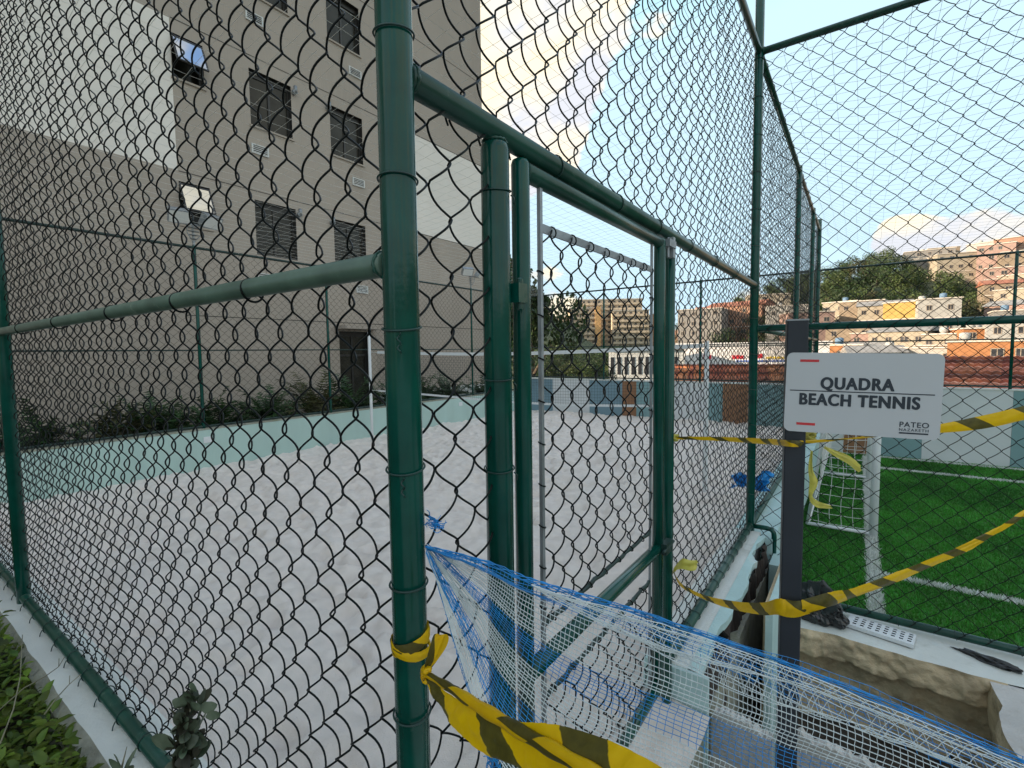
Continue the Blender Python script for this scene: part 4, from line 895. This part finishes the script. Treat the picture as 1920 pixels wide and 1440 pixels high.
# ------------------------------------------------------------------ small things on the kerb
def small_things():
    t = thing('drain_grate', 'white slotted drain grate lying on the kerb by the pit', 'grate', (.2, 4.85, -.45), None, math.radians(-10))
    L_, W_ = .44, .19; b = MB(); nx, ny = 8, 4; e = .016
    xs = np.linspace(-L_/2+e, L_/2-e, nx*2+1); ys = np.linspace(-W_/2+e, W_/2-e, ny*2+1)
    gx = np.concatenate([[-L_/2], xs, [L_/2]]); gy = np.concatenate([[-W_/2], ys, [W_/2]])
    for i in range(len(gx)-1):
        for j in range(len(gy)-1):
            if i % 2 == 0 and i > 0 and i < len(gx)-2 and j % 2 == 0 and 0 < j < len(gy)-2: continue
            b.quad((gx[i], gy[j], .03), (gx[i+1], gy[j], .03), (gx[i+1], gy[j+1], .03), (gx[i], gy[j+1], .03))
    for a, c, d, f in ((-L_/2, -L_/2, -W_/2, W_/2), (L_/2, L_/2, -W_/2, W_/2)): b.quad((a, d, 0), (a, f, 0), (a, f, .03), (a, d, .03))
    for y in (-W_/2, W_/2): b.quad((-L_/2, y, 0), (L_/2, y, 0), (L_/2, y, .03), (-L_/2, y, .03))
    local('grate_top', b.mesh('grate_top', M['white_plastic']), t)
    local('grate_base', MB().box(-L_/2+.003, L_/2-.003, -W_/2+.003, W_/2-.003, .002, .012).mesh('grate_base', M['bag']), t)
    def bag(label, c, sc, seed, rz=0.):
        th, ph = np.meshgrid(np.linspace(0, 2*math.pi, 60), np.linspace(0, math.pi, 34), indexing='ij')
        x, y, z = np.cos(th)*np.sin(ph), np.sin(th)*np.sin(ph), np.cos(ph)
        k = 1+.6*vnoise(x*1.3+5, y*1.3+z*1.1+5, .6, seed)+.5*vnoise(x+z+5, y-z+5, .4, seed+1)+.45*np.abs(vnoise(x+9, z+y+9, .5, seed+2))-.5*np.abs(vnoise(y+9, z-x+9, .42, seed+3))
        x, y, z = x*k*sc[0], y*k*sc[1], np.maximum(z*k, -.5)*sc[2]+.5*sc[2]
        o = grid_obj('plastic_bag', c[0]+x*math.cos(rz)-y*math.sin(rz), c[1]+x*math.sin(rz)+y*math.cos(rz), c[2]+z, M['bag'], None, False); tag(o, label, 'bag')
    bag('crumpled black plastic bag behind the sign post on the kerb', (-.22, 4.84, -.455), (.17, .11, .17), 201, -.3)
    bag('flattened black plastic bag lying along the bottom rail at the right', (.84, 4.83, -.457), (.17, .035, .03), 211, -.35)
small_things()

# ------------------------------------------------------------------ weeds in the lower left
def weeds():
    b = MB(); rg = np.random.default_rng(301)
    for k in range(11000):
        x = rg.uniform(-6.4, -1.6); y = rg.uniform(-.2, .60); z = -.10+rg.uniform(0, .36)*(.4+.9*max(0, vnoise(np.array([x]), np.array([y]), .35, 302)[0]+.5))
        if y > .53: z = min(z, .06)
        a = rg.uniform(0, 6.28); el = rg.uniform(-.2, .9); l = rg.uniform(.025, .085); w = l*rg.uniform(.38, .62)
        d = np.array([math.cos(a)*math.cos(el), math.sin(a)*math.cos(el), math.sin(el)]); s = np.cross(d, (0, 0, 1.)); s /= np.linalg.norm(s); n_ = np.cross(s, d)
        p = np.array([x, y, z]); i = len(b.v)
        b.v += [tuple(p), tuple(p+d*l*.35+s*w*.5+n_*l*.08), tuple(p+d*l*.75+s*w*.38+n_*l*.05), tuple(p+d*l-n_*l*.12), tuple(p+d*l*.75-s*w*.38+n_*l*.05), tuple(p+d*l*.35-s*w*.5+n_*l*.08), tuple(p+d*l*.5)]
        b.f += [(i, i+1, i+6), (i+1, i+2, i+6), (i+2, i+3, i+6), (i+3, i+4, i+6), (i+4, i+5, i+6), (i+5, i, i+6)]
    o = b.build('ground_cover', M['leaf'], None, True); tag(o, 'bright green leafy ground cover along the outer foot of the white kerb', 'plants', None, 'stuff')
    # weed standing in front of the kerb
    base = at(352, 1600, 1.50); t = thing('weed', 'dark leafy weed in front of the near left kerb and fence foot', 'weed', tuple(base))
    pts = [at(352, 1600, 1.50), at(350, 1500, 1.50), at(346, 1420, 1.50), at(352, 1360, 1.49), at(360, 1310, 1.48)]
    MB().tube(pts, [.006, .005, .004, .003, .002], 6).build('stem', M['twig'], t, True)
    rg = np.random.default_rng(305); lv = MB(); dk = MB()
    def leaf(b, p, d, l, w):
        d = np.array(d, float); d /= np.linalg.norm(d); s = np.cross(d, rg.normal(0, 1, 3)); s /= np.linalg.norm(s); n_ = np.cross(s, d); i = len(b.v)
        prof = [(0, .1), (.2, .8), (.45, 1), (.75, .75), (.93, .35)]
        b.v += [tuple(p+d*l*a+s*w*.5*q-n_*l*.15*a*a) for a, q in prof]+[tuple(p+d*l-n_*l*.15)]+[tuple(p+d*l*a-s*w*.5*q-n_*l*.15*a*a) for a, q in prof[::-1]]
        b.v += [tuple(p+d*l*a+n_*(.03*l-l*.15*a*a)) for a, q in prof]
        top = list(range(i, i+6)); bot = [i+10-k for k in range(5)]; mid = [i+11+k for k in range(5)]
        for k in range(4): b.f += [(top[k], top[k+1], mid[k+1], mid[k]), (mid[k], mid[k+1], bot[k+1], bot[k])]
        b.f += [(top[4], i+5, mid[4]), (mid[4], i+5, bot[4])]
    P = np.array(pts)
    for k in range(130):
        q = rg.uniform(1.1, 4); i = int(min(q, 3.99)); p = P[i]+(P[min(i+1, 4)]-P[i])*(q-i); d = rg.normal(0, 1, 3)+np.array([0, 0, .5]); leaf(dk if rg.random() < .5 else lv, p+rg.normal(0, .012, 3), d, rg.uniform(.03, .065), rg.uniform(.022, .042))
    leaf(lv, at(330, 1395, 1.48), AX_R*-1+np.array([0, 0, .1]), .085, .055); leaf(lv, at(375, 1330, 1.48), AX_R+np.array([0, 0, .2]), .05, .04); leaf(dk, at(358, 1330, 1.47), (0, 0, 1), .06, .02); leaf(lv, at(385, 1345, 1.48), AX_R+np.array([0, 0, .3]), .055, .03)
    lv.build('leaf', M['weed_leaf'], t, True, kind='stuff'); dk.build('dry_leaf', M['weed_dark'], t, True, kind='stuff')
    t = thing('weed', 'pointed grey green weed tip at the bottom left below the fence rail', 'weed', tuple(at(235, 1520, 1.45)))
    MB().tube([at(235, 1520, 1.45), at(228, 1440, 1.45), at(238, 1400, 1.44)], [.004, .003, .001], 5).build('stem', M['twig'], t, True)
    lv = MB()
    for a, l in ((.4, .09), (-.5, .07), (1.0, .06), (-.1, .08)): leaf(lv, at(230, 1455, 1.45), AX_R*a+np.array([0, 0, 1.]), l, .022)
    lv.build('leaf', M['weed_leaf'], t, True, kind='stuff')
    for k, (lab, ps) in enumerate((('long dry twig curving over the white kerb from the ground cover', [(0, 1330, 2.3), (45, 1290, 2.35), (85, 1268, 2.4), (110, 1250, 2.45), (121, 1232, 2.5)]), ('forked dry twig leaning against the bottom fence rail', [(83, 1340, 2.15), (105, 1310, 2.2), (130, 1283, 2.25), (152, 1264, 2.3)]), ('thin dry stalk standing at the left edge beside the kerb', [(0, 1395, 2.0), (25, 1330, 2.1), (38, 1270, 2.2), (42, 1190, 2.3)]))):
        t = thing('twig', lab, 'twig', tuple(at(*ps[0]))); P = np.array([at(*q) for q in ps]); MB().tube(P, np.linspace(.003, .0016, len(P)), 5).build('stem', M['twig'], t, True)
        MB().tube([P[-2], P[-2]+np.array([.02, .0, .05])], .0015, 4).build('side_shoot', M['twig'], t)
weeds()

# ------------------------------------------------------------------ trees
def crown_mesh(name, m, seed, rx=3.2, rz=2.8, n=1500, card=.42, lobes=11):
    rg = np.random.default_rng(seed); b = MB(); cs = [(rg.normal(0, .45, 3)*[rx, rx, rz*.8], rg.uniform(.35, .6)) for _ in range(lobes)]
    V = []; F = []
    for k in range(n):
        c, s = cs[rg.integers(lobes)]; d = rg.normal(0, 1, 3); d /= np.linalg.norm(d); r_ = rg.random()**.35
        p = c+d*r_*s*np.array([rx, rx, rz*.85]); a = rg.normal(0, 1, 3); a /= np.linalg.norm(a); q = np.cross(a, rg.normal(0, 1, 3)); q /= np.linalg.norm(q); l = card*rg.uniform(.5, 1.2)
        i = len(V); V += [p-a*l*.5, p+q*l*.32, p+a*l*.5, p-q*l*.32]; F.append((i, i+1, i+2, i+3))
    me = bpy.data.meshes.new(name); me.from_pydata([tuple(x) for x in V], [], F); me.materials.append(m); return me
CR = {}
for k, (mm) in enumerate(('tree_a', 'tree_b', 'tree_c')):
    for j in range(2): CR[(k, j)] = crown_mesh('crown', M[mm], 400+k*7+j, n=1300)
CRN = [crown_mesh('crown', M['tree_a'], 450, n=9000, card=.30), crown_mesh('crown', M['tree_b'], 451, n=9000, card=.30)]
def trunk_mesh(seed, h=5.0, r=.22):
    rg = np.random.default_rng(seed); b = MB(); pts = [(0, 0, -2.5), (0, 0, 0), (.1, .05, h*.4), (rg.normal(0, .3), .1, h*.75), (rg.normal(0, .5), .2, h)]
    b.tube(pts, [r*1.5, r*1.2, r, r*.6, r*.25], 7)
    for k in range(4):
        a = rg.uniform(0, 6.28); z = h*rg.uniform(.45, .7); e = np.array([math.cos(a)*1.6, math.sin(a)*1.6, z+1.4]); b.tube([(0, 0, z), e*.5+np.array([0, 0, z*.5]), e], [r*.5, r*.35, r*.1], 5)
    return b.mesh('trunk', M['bark'], True)
TR = [trunk_mesh(500), trunk_mesh(501)]
def tree(x, y, z, s, cm, label, group=None, sz=None, name='tree'):
    t = thing(name, label, 'tree', (x, y, z), group, random.uniform(0, 6.28)); t.scale = (s, s, (sz or s))
    local('trunk', random.choice(TR), t); local('crown', cm, t, (0, 0, 5.6)); return t

def px_tree(px, r, s, cm, label, group=None, top=None, sz=None):
    x, y = azpos(px, r); z = float(hill(np.array([x]), np.array([y]))[0]); tree(x, y, z, s, cm, label, group, sz)
px_tree(1000, 30, .92, CRN[0], 'large dark tree rising behind the panel wall, left side of the gate opening', sz=1.32)
px_tree(1045, 36, .52, CRN[0], 'dark bushy tree just right of the large tree behind the gate')
px_tree(1085, 42, .55, CRN[1], 'mid green tree below the cream apartment blocks')
px_tree(1122, 46, .50, CRN[0], 'low dark tree left of the white shed behind the panel wall')
px_tree(1150, 55, .48, CRN[1], 'small green tree in front of the cream apartment blocks')
for k in range(170):                        # wooded slope
    ph = rng.uniform(-6, 15); r = rng.uniform(150, 300); x, y = r*math.sin(math.radians(ph)), r*math.cos(math.radians(ph))
    pxx = 960+FPX*math.tan(math.radians(ph)-YAW)
    if pxx > 1700 and r > 215: continue
    if pxx > 1850: continue
    z = float(hill(np.array([x]), np.array([y]))[0])
    tree(x, y, z-2.5, rng.uniform(.85, 1.5), CR[(int(rng.choice([0, 0, 1, 1, 2])), k % 2)], 'tree in the wood covering the hillside', 'trees of the hillside wood')
for k in range(60):                         # lower slope to the left
    ph = rng.uniform(-17, -5); r = rng.uniform(140, 290); x, y = r*math.sin(math.radians(ph)), r*math.cos(math.radians(ph)); z = float(hill(np.array([x]), np.array([y]))[0])
    tree(x, y, z-2, rng.uniform(.8, 1.25), CR[(int(rng.choice([0, 1, 1])), k % 2)], 'tree on the lower slope seen through the fence past the gate', 'trees of the lower slope')
for k in range(48):
    ph = rng.uniform(-38, -23); r = rng.uniform(100, 150); x, y = r*math.sin(math.radians(ph)), r*math.cos(math.radians(ph)); z = float(hill(np.array([x]), np.array([y]))[0])
    tree(x, y, z-2.5, rng.uniform(.6, .9), CR[(int(rng.choice([0, 0, 1])), k % 2)], 'tree on the slope below the cream apartment blocks', 'trees below the apartments')
for k in range(26):
    ph = rng.uniform(-36, -20); r = rng.uniform(290, 330); x, y = r*math.sin(math.radians(ph)), r*math.cos(math.radians(ph)); z = float(hill(np.array([x]), np.array([y]))[0])
    tree(x, y, z-3, rng.uniform(.7, 1.1), CR[(int(rng.choice([0, 1, 2])), k % 2)], 'tree on the ridge above the cream apartment blocks', 'ridge trees above the apartments')

# ------------------------------------------------------------------ town
def hmat(c): 
    key = 'h_%d_%d_%d' % tuple(int(v*255) for v in c)
    if key not in M: M[key] = mat(key, c, .85, .10, .6, dirt=(tuple(np.array(c)*.6), .5, .60, .5))
    return M[key]
M['win_dark'] = mat('town_window', (.035, .035, .04), .3, .3, 1.); M['roof_grey'] = mat('fibre_roof', (.26, .25, .24), .85, .2, .6); M['roof_red'] = mat('clay_roof', (.34, .13, .075), .85, .25, .8, dirt=((.15, .07, .05), .9, .55, .7))
M['win_frame'] = mat('town_window_frame', (.30, .25, .20), .8, .2, 1.); M['slab_edge'] = mat('slab_edge', (.55, .50, .44), .85, .1, .5)
WINM = {}
def win_me(w, h):
    if (w, h) not in WINM:
        WINM[(w, h)] = (MB().box(-w/2-.10, w/2+.10, -.05, .03, -h/2-.10, -h/2).box(-w/2-.10, w/2+.10, -.05, .03, h/2, h/2+.10).box(-w/2-.1, -w/2, -.05, .03, -h/2, h/2).box(w/2, w/2+.1, -.05, .03, -h/2, h/2).box(-.04, .04, -.045, .03, -h/2, h/2).mesh('window', M['win_frame']), MB().box(-w/2, w/2, -.015, .03, -h/2, h/2).mesh('pane', M['win_dark']))
    return WINM[(w, h)]
def house(px, r, w, d, h, col, roof, rows, cols, label, face=0., zoff=0., balcony=False, name='house', group=None):
    x, y = azpos(px, r); z = float(hill(np.array([x]), np.array([y]))[0])+zoff
    t = thing(name, label, 'house', (x, y, z), group, -math.atan2(x, y)+face)          # local -y looks at the court
    local('wall', MB().box(-w/2, w/2, 0, d, -8, h).mesh('wall', hmat(col)), t)
    if roof == 'flat':
        b = MB().box(-w/2-.2, w/2+.2, -.25, d+.2, h+.003, h+.22); local('roof', b.mesh('roof', M['slab_edge']), t)
        if random.random() < .6:
            q = random.uniform(-w/3, w/4); local('water_tank', MB().tube([(q, d*.4, h+.22), (q, d*.4, h+1.2), (q, d*.4, h+1.35)], [.6, .62, .3], 10).mesh('water_tank', hmat((.12, .20, .30) if random.random() < .35 else (.36, .36, .35)), True), t)
    else:
        rm = M['roof_red'] if roof == 'red' else M['roof_grey']; rh = w*.09+.5; o_ = .35
        b = MB(); b.v = [(-w/2-o_, -o_, h+.02), (w/2+o_, -o_, h+.02), (w/2+o_, d+o_, h+.02), (-w/2-o_, d+o_, h+.02), (-w/2-o_, d/2, h+rh), (w/2+o_, d/2, h+rh)]
        b.f = [(0, 1, 5, 4), (2, 3, 4, 5), (0, 4, 3), (1, 2, 5), (0, 3, 2, 1)]; local('roof', b.mesh('roof', rm), t)
    fh = h/rows
    for i in range(rows):
        for j in range(cols):
            if random.random() < .12: continue
            ww = .8 if (i+j) % 3 else 1.1; f, p = win_me(ww, .95); xx = -w/2+(j+.5)*w/cols+random.uniform(-.2, .2); wo = local('window', f, t, (xx, 0, i*fh+fh*.55)); local('pane', p, wo)
        if i and (balcony or random.random() < .4): local('floor_slab', MB().box(-w/2-.1, w/2+.1, -.45 if balcony else -.12, 0, i*fh-.1, i*fh+.08).mesh('floor_slab', M['slab_edge']), t)
        if balcony and i: local('balcony_wall', MB().box(-w/2, w/2, -.44, -.34, i*fh+.081, i*fh+.95).mesh('balcony_wall', hmat(tuple(np.array(col)*.9))), t)
        f, p = win_me(.8, .95); wo = local('window', f, t, (-w/2, d*.5, i*fh+fh*.55), (0, 0, -math.pi/2)); local('pane', p, wo)
CN = {'cream': (.62, .54, .42), 'tan': (.46, .36, .26), 'white': (.68, .66, .62), 'yellow': (.72, .48, .14), 'orange': (.66, .29, .12), 'pink': (.60, .40, .34), 'salmon': (.58, .33, .23), 'grey': (.40, .38, .36), 'pale green': (.50, .56, .42), 'brick': (.38, .18, .11), 'ochre': (.60, .42, .20)}
CN = {k: tuple(np.array(v)*.54) for k, v in CN.items()}
ORD = ['first', 'second', 'third', 'fourth', 'fifth', 'sixth', 'seventh', 'eighth', 'ninth', 'tenth', 'eleventh', 'twelfth', 'thirteenth', 'fourteenth', 'fifteenth', 'sixteenth']
RT = {'flat': 'flat roof', 'red': 'clay tiled roof', 'grey': 'grey sheet roof'}
def row(name, items):
    for k, (px, r, w, h, c, roof, rows, cols, zo) in enumerate(items):
        house(px, r, w, w*.8, h, CN[c], roof, rows, cols, '%s house with %s, %s from the left in the %s' % (c, RT[roof], ORD[k], name), random.uniform(-.35, .35), zo, group='houses of the '+name)
row('lowest street row', [(1575, 96, 6, 6.2, 'orange', 'flat', 2, 3, -1), (1608, 100, 7, 5.6, 'salmon', 'grey', 2, 3, -1), (1645, 92, 7, 5.0, 'pale green', 'grey', 2, 3, -1), (1690, 98, 8, 5.4, 'pale green', 'flat', 2, 3, -1), (1735, 94, 8, 5.6, 'white', 'flat', 2, 3, -1), (1785, 96, 7.5, 6.0, 'cream', 'flat', 2, 3, -1), (1852, 90, 8, 6.4, 'orange', 'flat', 2, 4, -1), (1915, 92, 7, 5.5, 'white', 'flat', 2, 3, -1)])
row('second street row', [(1590, 122, 8, 7.5, 'tan', 'flat', 2, 3, 0), (1635, 118, 7, 6.0, 'pink', 'flat', 2, 3, 0), (1680, 116, 9, 6.4, 'cream', 'grey', 2, 4, 0), (1728, 120, 8, 5.6, 'salmon', 'red', 2, 3, 0), (1775, 114, 7, 6.2, 'cream', 'flat', 2, 3, 0), (1818, 118, 8, 6.6, 'ochre', 'flat', 2, 3, 0), (1865, 112, 8, 7.4, 'orange', 'flat', 3, 3, 0), (1915, 110, 8, 8.5, 'white', 'flat', 3, 3, 0)])
row('row under the wood', [(1572, 152, 8, 7.0, 'cream', 'flat', 2, 3, 2), (1612, 148, 9, 6.5, 'tan', 'flat', 2, 3, 3), (1655, 142, 10, 6.5, 'cream', 'grey', 2, 4, 2.5), (1710, 138, 11, 7.2, 'yellow', 'flat', 2, 4, 3), (1758, 136, 7, 7.8, 'white', 'flat', 2, 2, 3)])
row('hilltop row', [(1735, 232, 14, 8, 'grey', 'flat', 3, 5, 2), (1762, 238, 9, 9, 'tan', 'flat', 3, 3, 2), (1795, 226, 13, 9, 'cream', 'flat', 3, 5, 1), (1832, 232, 8, 12, 'white', 'flat', 4, 3, 1), (1858, 224, 9, 11, 'pink', 'flat', 4, 4, 2), (1885, 226, 8, 13, 'salmon', 'flat', 4, 3, 2), (1912, 212, 10, 11, 'tan', 'flat', 4, 4, 1)])
row('steep right slope', [(1890, 196, 11, 9, 'pink', 'flat', 3, 4, 0), (1918, 182, 11, 9, 'cream', 'flat', 3, 4, 0), (1886, 172, 9, 8, 'tan', 'red', 3, 3, 0), (1915, 158, 10, 8.5, 'cream', 'flat', 3, 3, 0), (1894, 146, 9, 7, 'pink', 'grey', 2, 3, 0), (1922, 134, 9, 8, 'grey', 'flat', 3, 3, 0)])
row('left slope', [(1310, 150, 12, 11, 'grey', 'flat', 4, 4, 3), (1345, 170, 12, 9, 'cream', 'red', 3, 4, 2), (1372, 158, 16, 9, 'salmon', 'red', 3, 5, 3), (1440, 175, 12, 8, 'cream', 'flat', 3, 4, 2), (1475, 150, 10, 8, 'white', 'flat', 2, 3, 2), (1270, 190, 10, 7, 'salmon', 'flat', 2, 3, 0), (1520, 140, 10, 8, 'pink', 'flat', 2, 3, 1)])
def apartment(label, px, r, w, h, col, floors, cols, accent=None, zoff=0.):
    x, y = azpos(px, r); z = float(hill(np.array([x]), np.array([y]))[0])+zoff
    t = thing('apartment_block', label, 'building', (x, y, z), 'cream apartment blocks on the far slope', -math.atan2(x, y)+.12)
    local('wall', MB().box(-w/2, w/2, 0, 14, -10, h).mesh('wall', hmat(col)), t)
    local('roof', MB().box(-w/2-.3, w/2+.3, -.3, 14.3, h+.003, h+.5).mesh('roof', M['slab_edge']), t)
    fh = h/floors; wm, pm = win_me(1.0, .8); bal = MB().box(-w/2+.1, w/2-.1, -.9, 0, -.12, .12).box(-w/2+.1, w/2-.1, -.9, -.78, .121, .85).mesh('balcony', hmat(tuple(np.array(col)*1.02)))
    for i in range(floors):
        local('balcony', bal, t, (0, 0, i*fh+.12))
        for j in range(cols):
            wo = local('window', wm, t, (-w/2+(j+.5)*w/cols, 0, i*fh+fh*.62)); local('pane', pm, wo)
    if accent: local('stair_tower', MB().box(w/2-3.2, w/2-.4, -1.2, 0, -5, h+.8).mesh('stair_tower', hmat(accent)), t)
apartment('low cream apartment block at the left of the far group', 1068, 262, 22, 16, (.56, .45, .33), 6, 8, None, -11)
apartment('cream apartment block with orange stair tower, second of the far group', 1098, 256, 16, 19, (.56, .45, .33), 7, 6, (.66, .40, .18), -3)
apartment('tallest and widest cream apartment block of the far group', 1142, 262, 34, 29, (.56, .45, .33), 11, 13, None, -4.5)
apartment('cream apartment block stepping down right of the tallest one', 1182, 252, 18, 22, (.56, .45, .33), 8, 7, None, -4)
apartment('apartment block with orange side at the right end of the far group', 1208, 258, 14, 20, (.56, .45, .33), 7, 5, (.62, .30, .14), -4)

def commercial():
    x, y = azpos(1400, 58); t = thing('shop_building', 'long white shop building with red lettering and coloured stripe beyond the panel wall', 'building', (x, y, -3.2), None, -math.atan2(x, y))
    local('wall', MB().box(-7.5, 7.5, 0, 9, 0, 5.5).mesh('wall', hmat((.72, .70, .70))), t)
    local('roof', MB().box(-7.7, 7.7, -.3, 9.2, 5.503, 5.8).mesh('roof', hmat((.76, .75, .75))), t)
    for a, c, zz, hh, col in ((-4.3, -3.4, 4.05, .5, (.62, .03, .05)), (-1.4, -.2, 4.05, .42, (.62, .03, .05)), (.5, 1.6, 4.1, .42, (.62, .03, .05)), (1.8, 3.6, 4.05, .2, (.70, .50, .05)), (-1.0, 5.5, 3.72, .16, (.05, .12, .45)), (3.8, 5.6, 4.05, .25, (.70, .42, .05))):
        n = max(1, int((c-a)/.34))
        for k in range(n): local('letter', MB().box(a+(c-a)*k/n, a+(c-a)*(k+.78)/n, -.08, -.002, zz, zz+hh*random.uniform(.75, 1.1)).mesh('letter', hmat(col)), t)
    local('stripe', MB().box(-7.4, 7.4, -.05, -.002, 3.2, 3.5).mesh('stripe', hmat((.70, .56, .58))), t)
    for k in range(9): local('window', MB().box(-6.6+1.5*k, -5.6+1.5*k, -.03, .0, 1.4, 2.8).mesh('window', M['win_dark']), t)
    x, y = azpos(1197, 52); t = thing('shed', 'white shed with louvred wall left of the right gate post', 'building', (x, y, -3.2), None, -math.atan2(x, y))
    local('wall', MB().box(-3, 4.5, 0, 5, 0, 5.1).mesh('wall', hmat((.66, .66, .64))), t); local('roof', MB().box(-3.2, 4.7, -.3, 5.2, 5.103, 5.3).mesh('roof', M['roof_grey']), t)
    for k in range(10): local('louvre', MB().box(-2.8+.7*k, -2.45+.7*k, -.04, -.001, 2.6, 4.4).mesh('louvre', M['win_dark']), t)
    def tiled(label, px, r, w, zt, zb, depth):
        x, y = azpos(px, r); t = thing('tiled_house', label, 'house', (x, y, -3.2), None, -math.atan2(x, y)); base = 3.2
        n = int(depth/.5)
        for k in range(n):
            b = MB()
            f = k/n; z0 = zb+(zt-zb)*f+base; z1 = zb+(zt-zb)*(k+1)/n+base; y0 = depth*f; y1 = depth*(k+1)/n
            for j in range(int(w/.26)):
                a = -w/2+.26*j; q = .012*math.sin(j*3.3+k*1.7)
                b.v += [(a, y0-.05, z0+.12+q), (a+.13, y0-.05, z0+.18+q), (a+.26, y0-.05, z0+.12+q), (a+.26, y1, z1+.02), (a+.13, y1, z1+.07), (a, y1, z1+.02), (a, y0-.05, z0-.02), (a+.26, y0-.05, z0-.02)]
                i = len(b.v)-8; b.f += [(i, i+1, i+4, i+5), (i+1, i+2, i+3, i+4), (i+6, i+7, i+2, i+1, i)]
            local('tile_row', b.mesh('tile_row', M[('tile', 'tile_b', 'tile', 'tile_c')[k % 4]]), t)  # row tones carry the painted shadow lines between courses
        local('roof', MB().prism([(-w/2, 0), (w/2, 0), (w/2, .05), (-w/2, .05)], 0, .02).mesh('roof', M['roof_red']), t, (0, 0, zb+base-.3))
        local('wall', MB().box(-w/2+.3, w/2-.3, .3, depth*2-.3, -.5, zb+base-.05).mesh('wall', hmat((.55, .50, .45))), t)
        b = MB(); b.quad((-w/2, depth, zt+base), (w/2, depth, zt+base), (w/2, depth*2, zb+base), (-w/2, depth*2, zb+base)); local('back_slope', b.mesh('back_slope', M['roof_red']), t)
    tiled('low house with red clay tiled roof right behind the white panels', 1905, 23, 9, 1.42, .30, 4.5)
    tiled('weathered clay tiled roof beyond the panel wall, left of the tall second post', 1365, 27, 6, .95, .25, 4.)
    tiled('dark red tiled roof behind the sign', 1640, 30, 7, .85, .1, 4.5)
commercial()
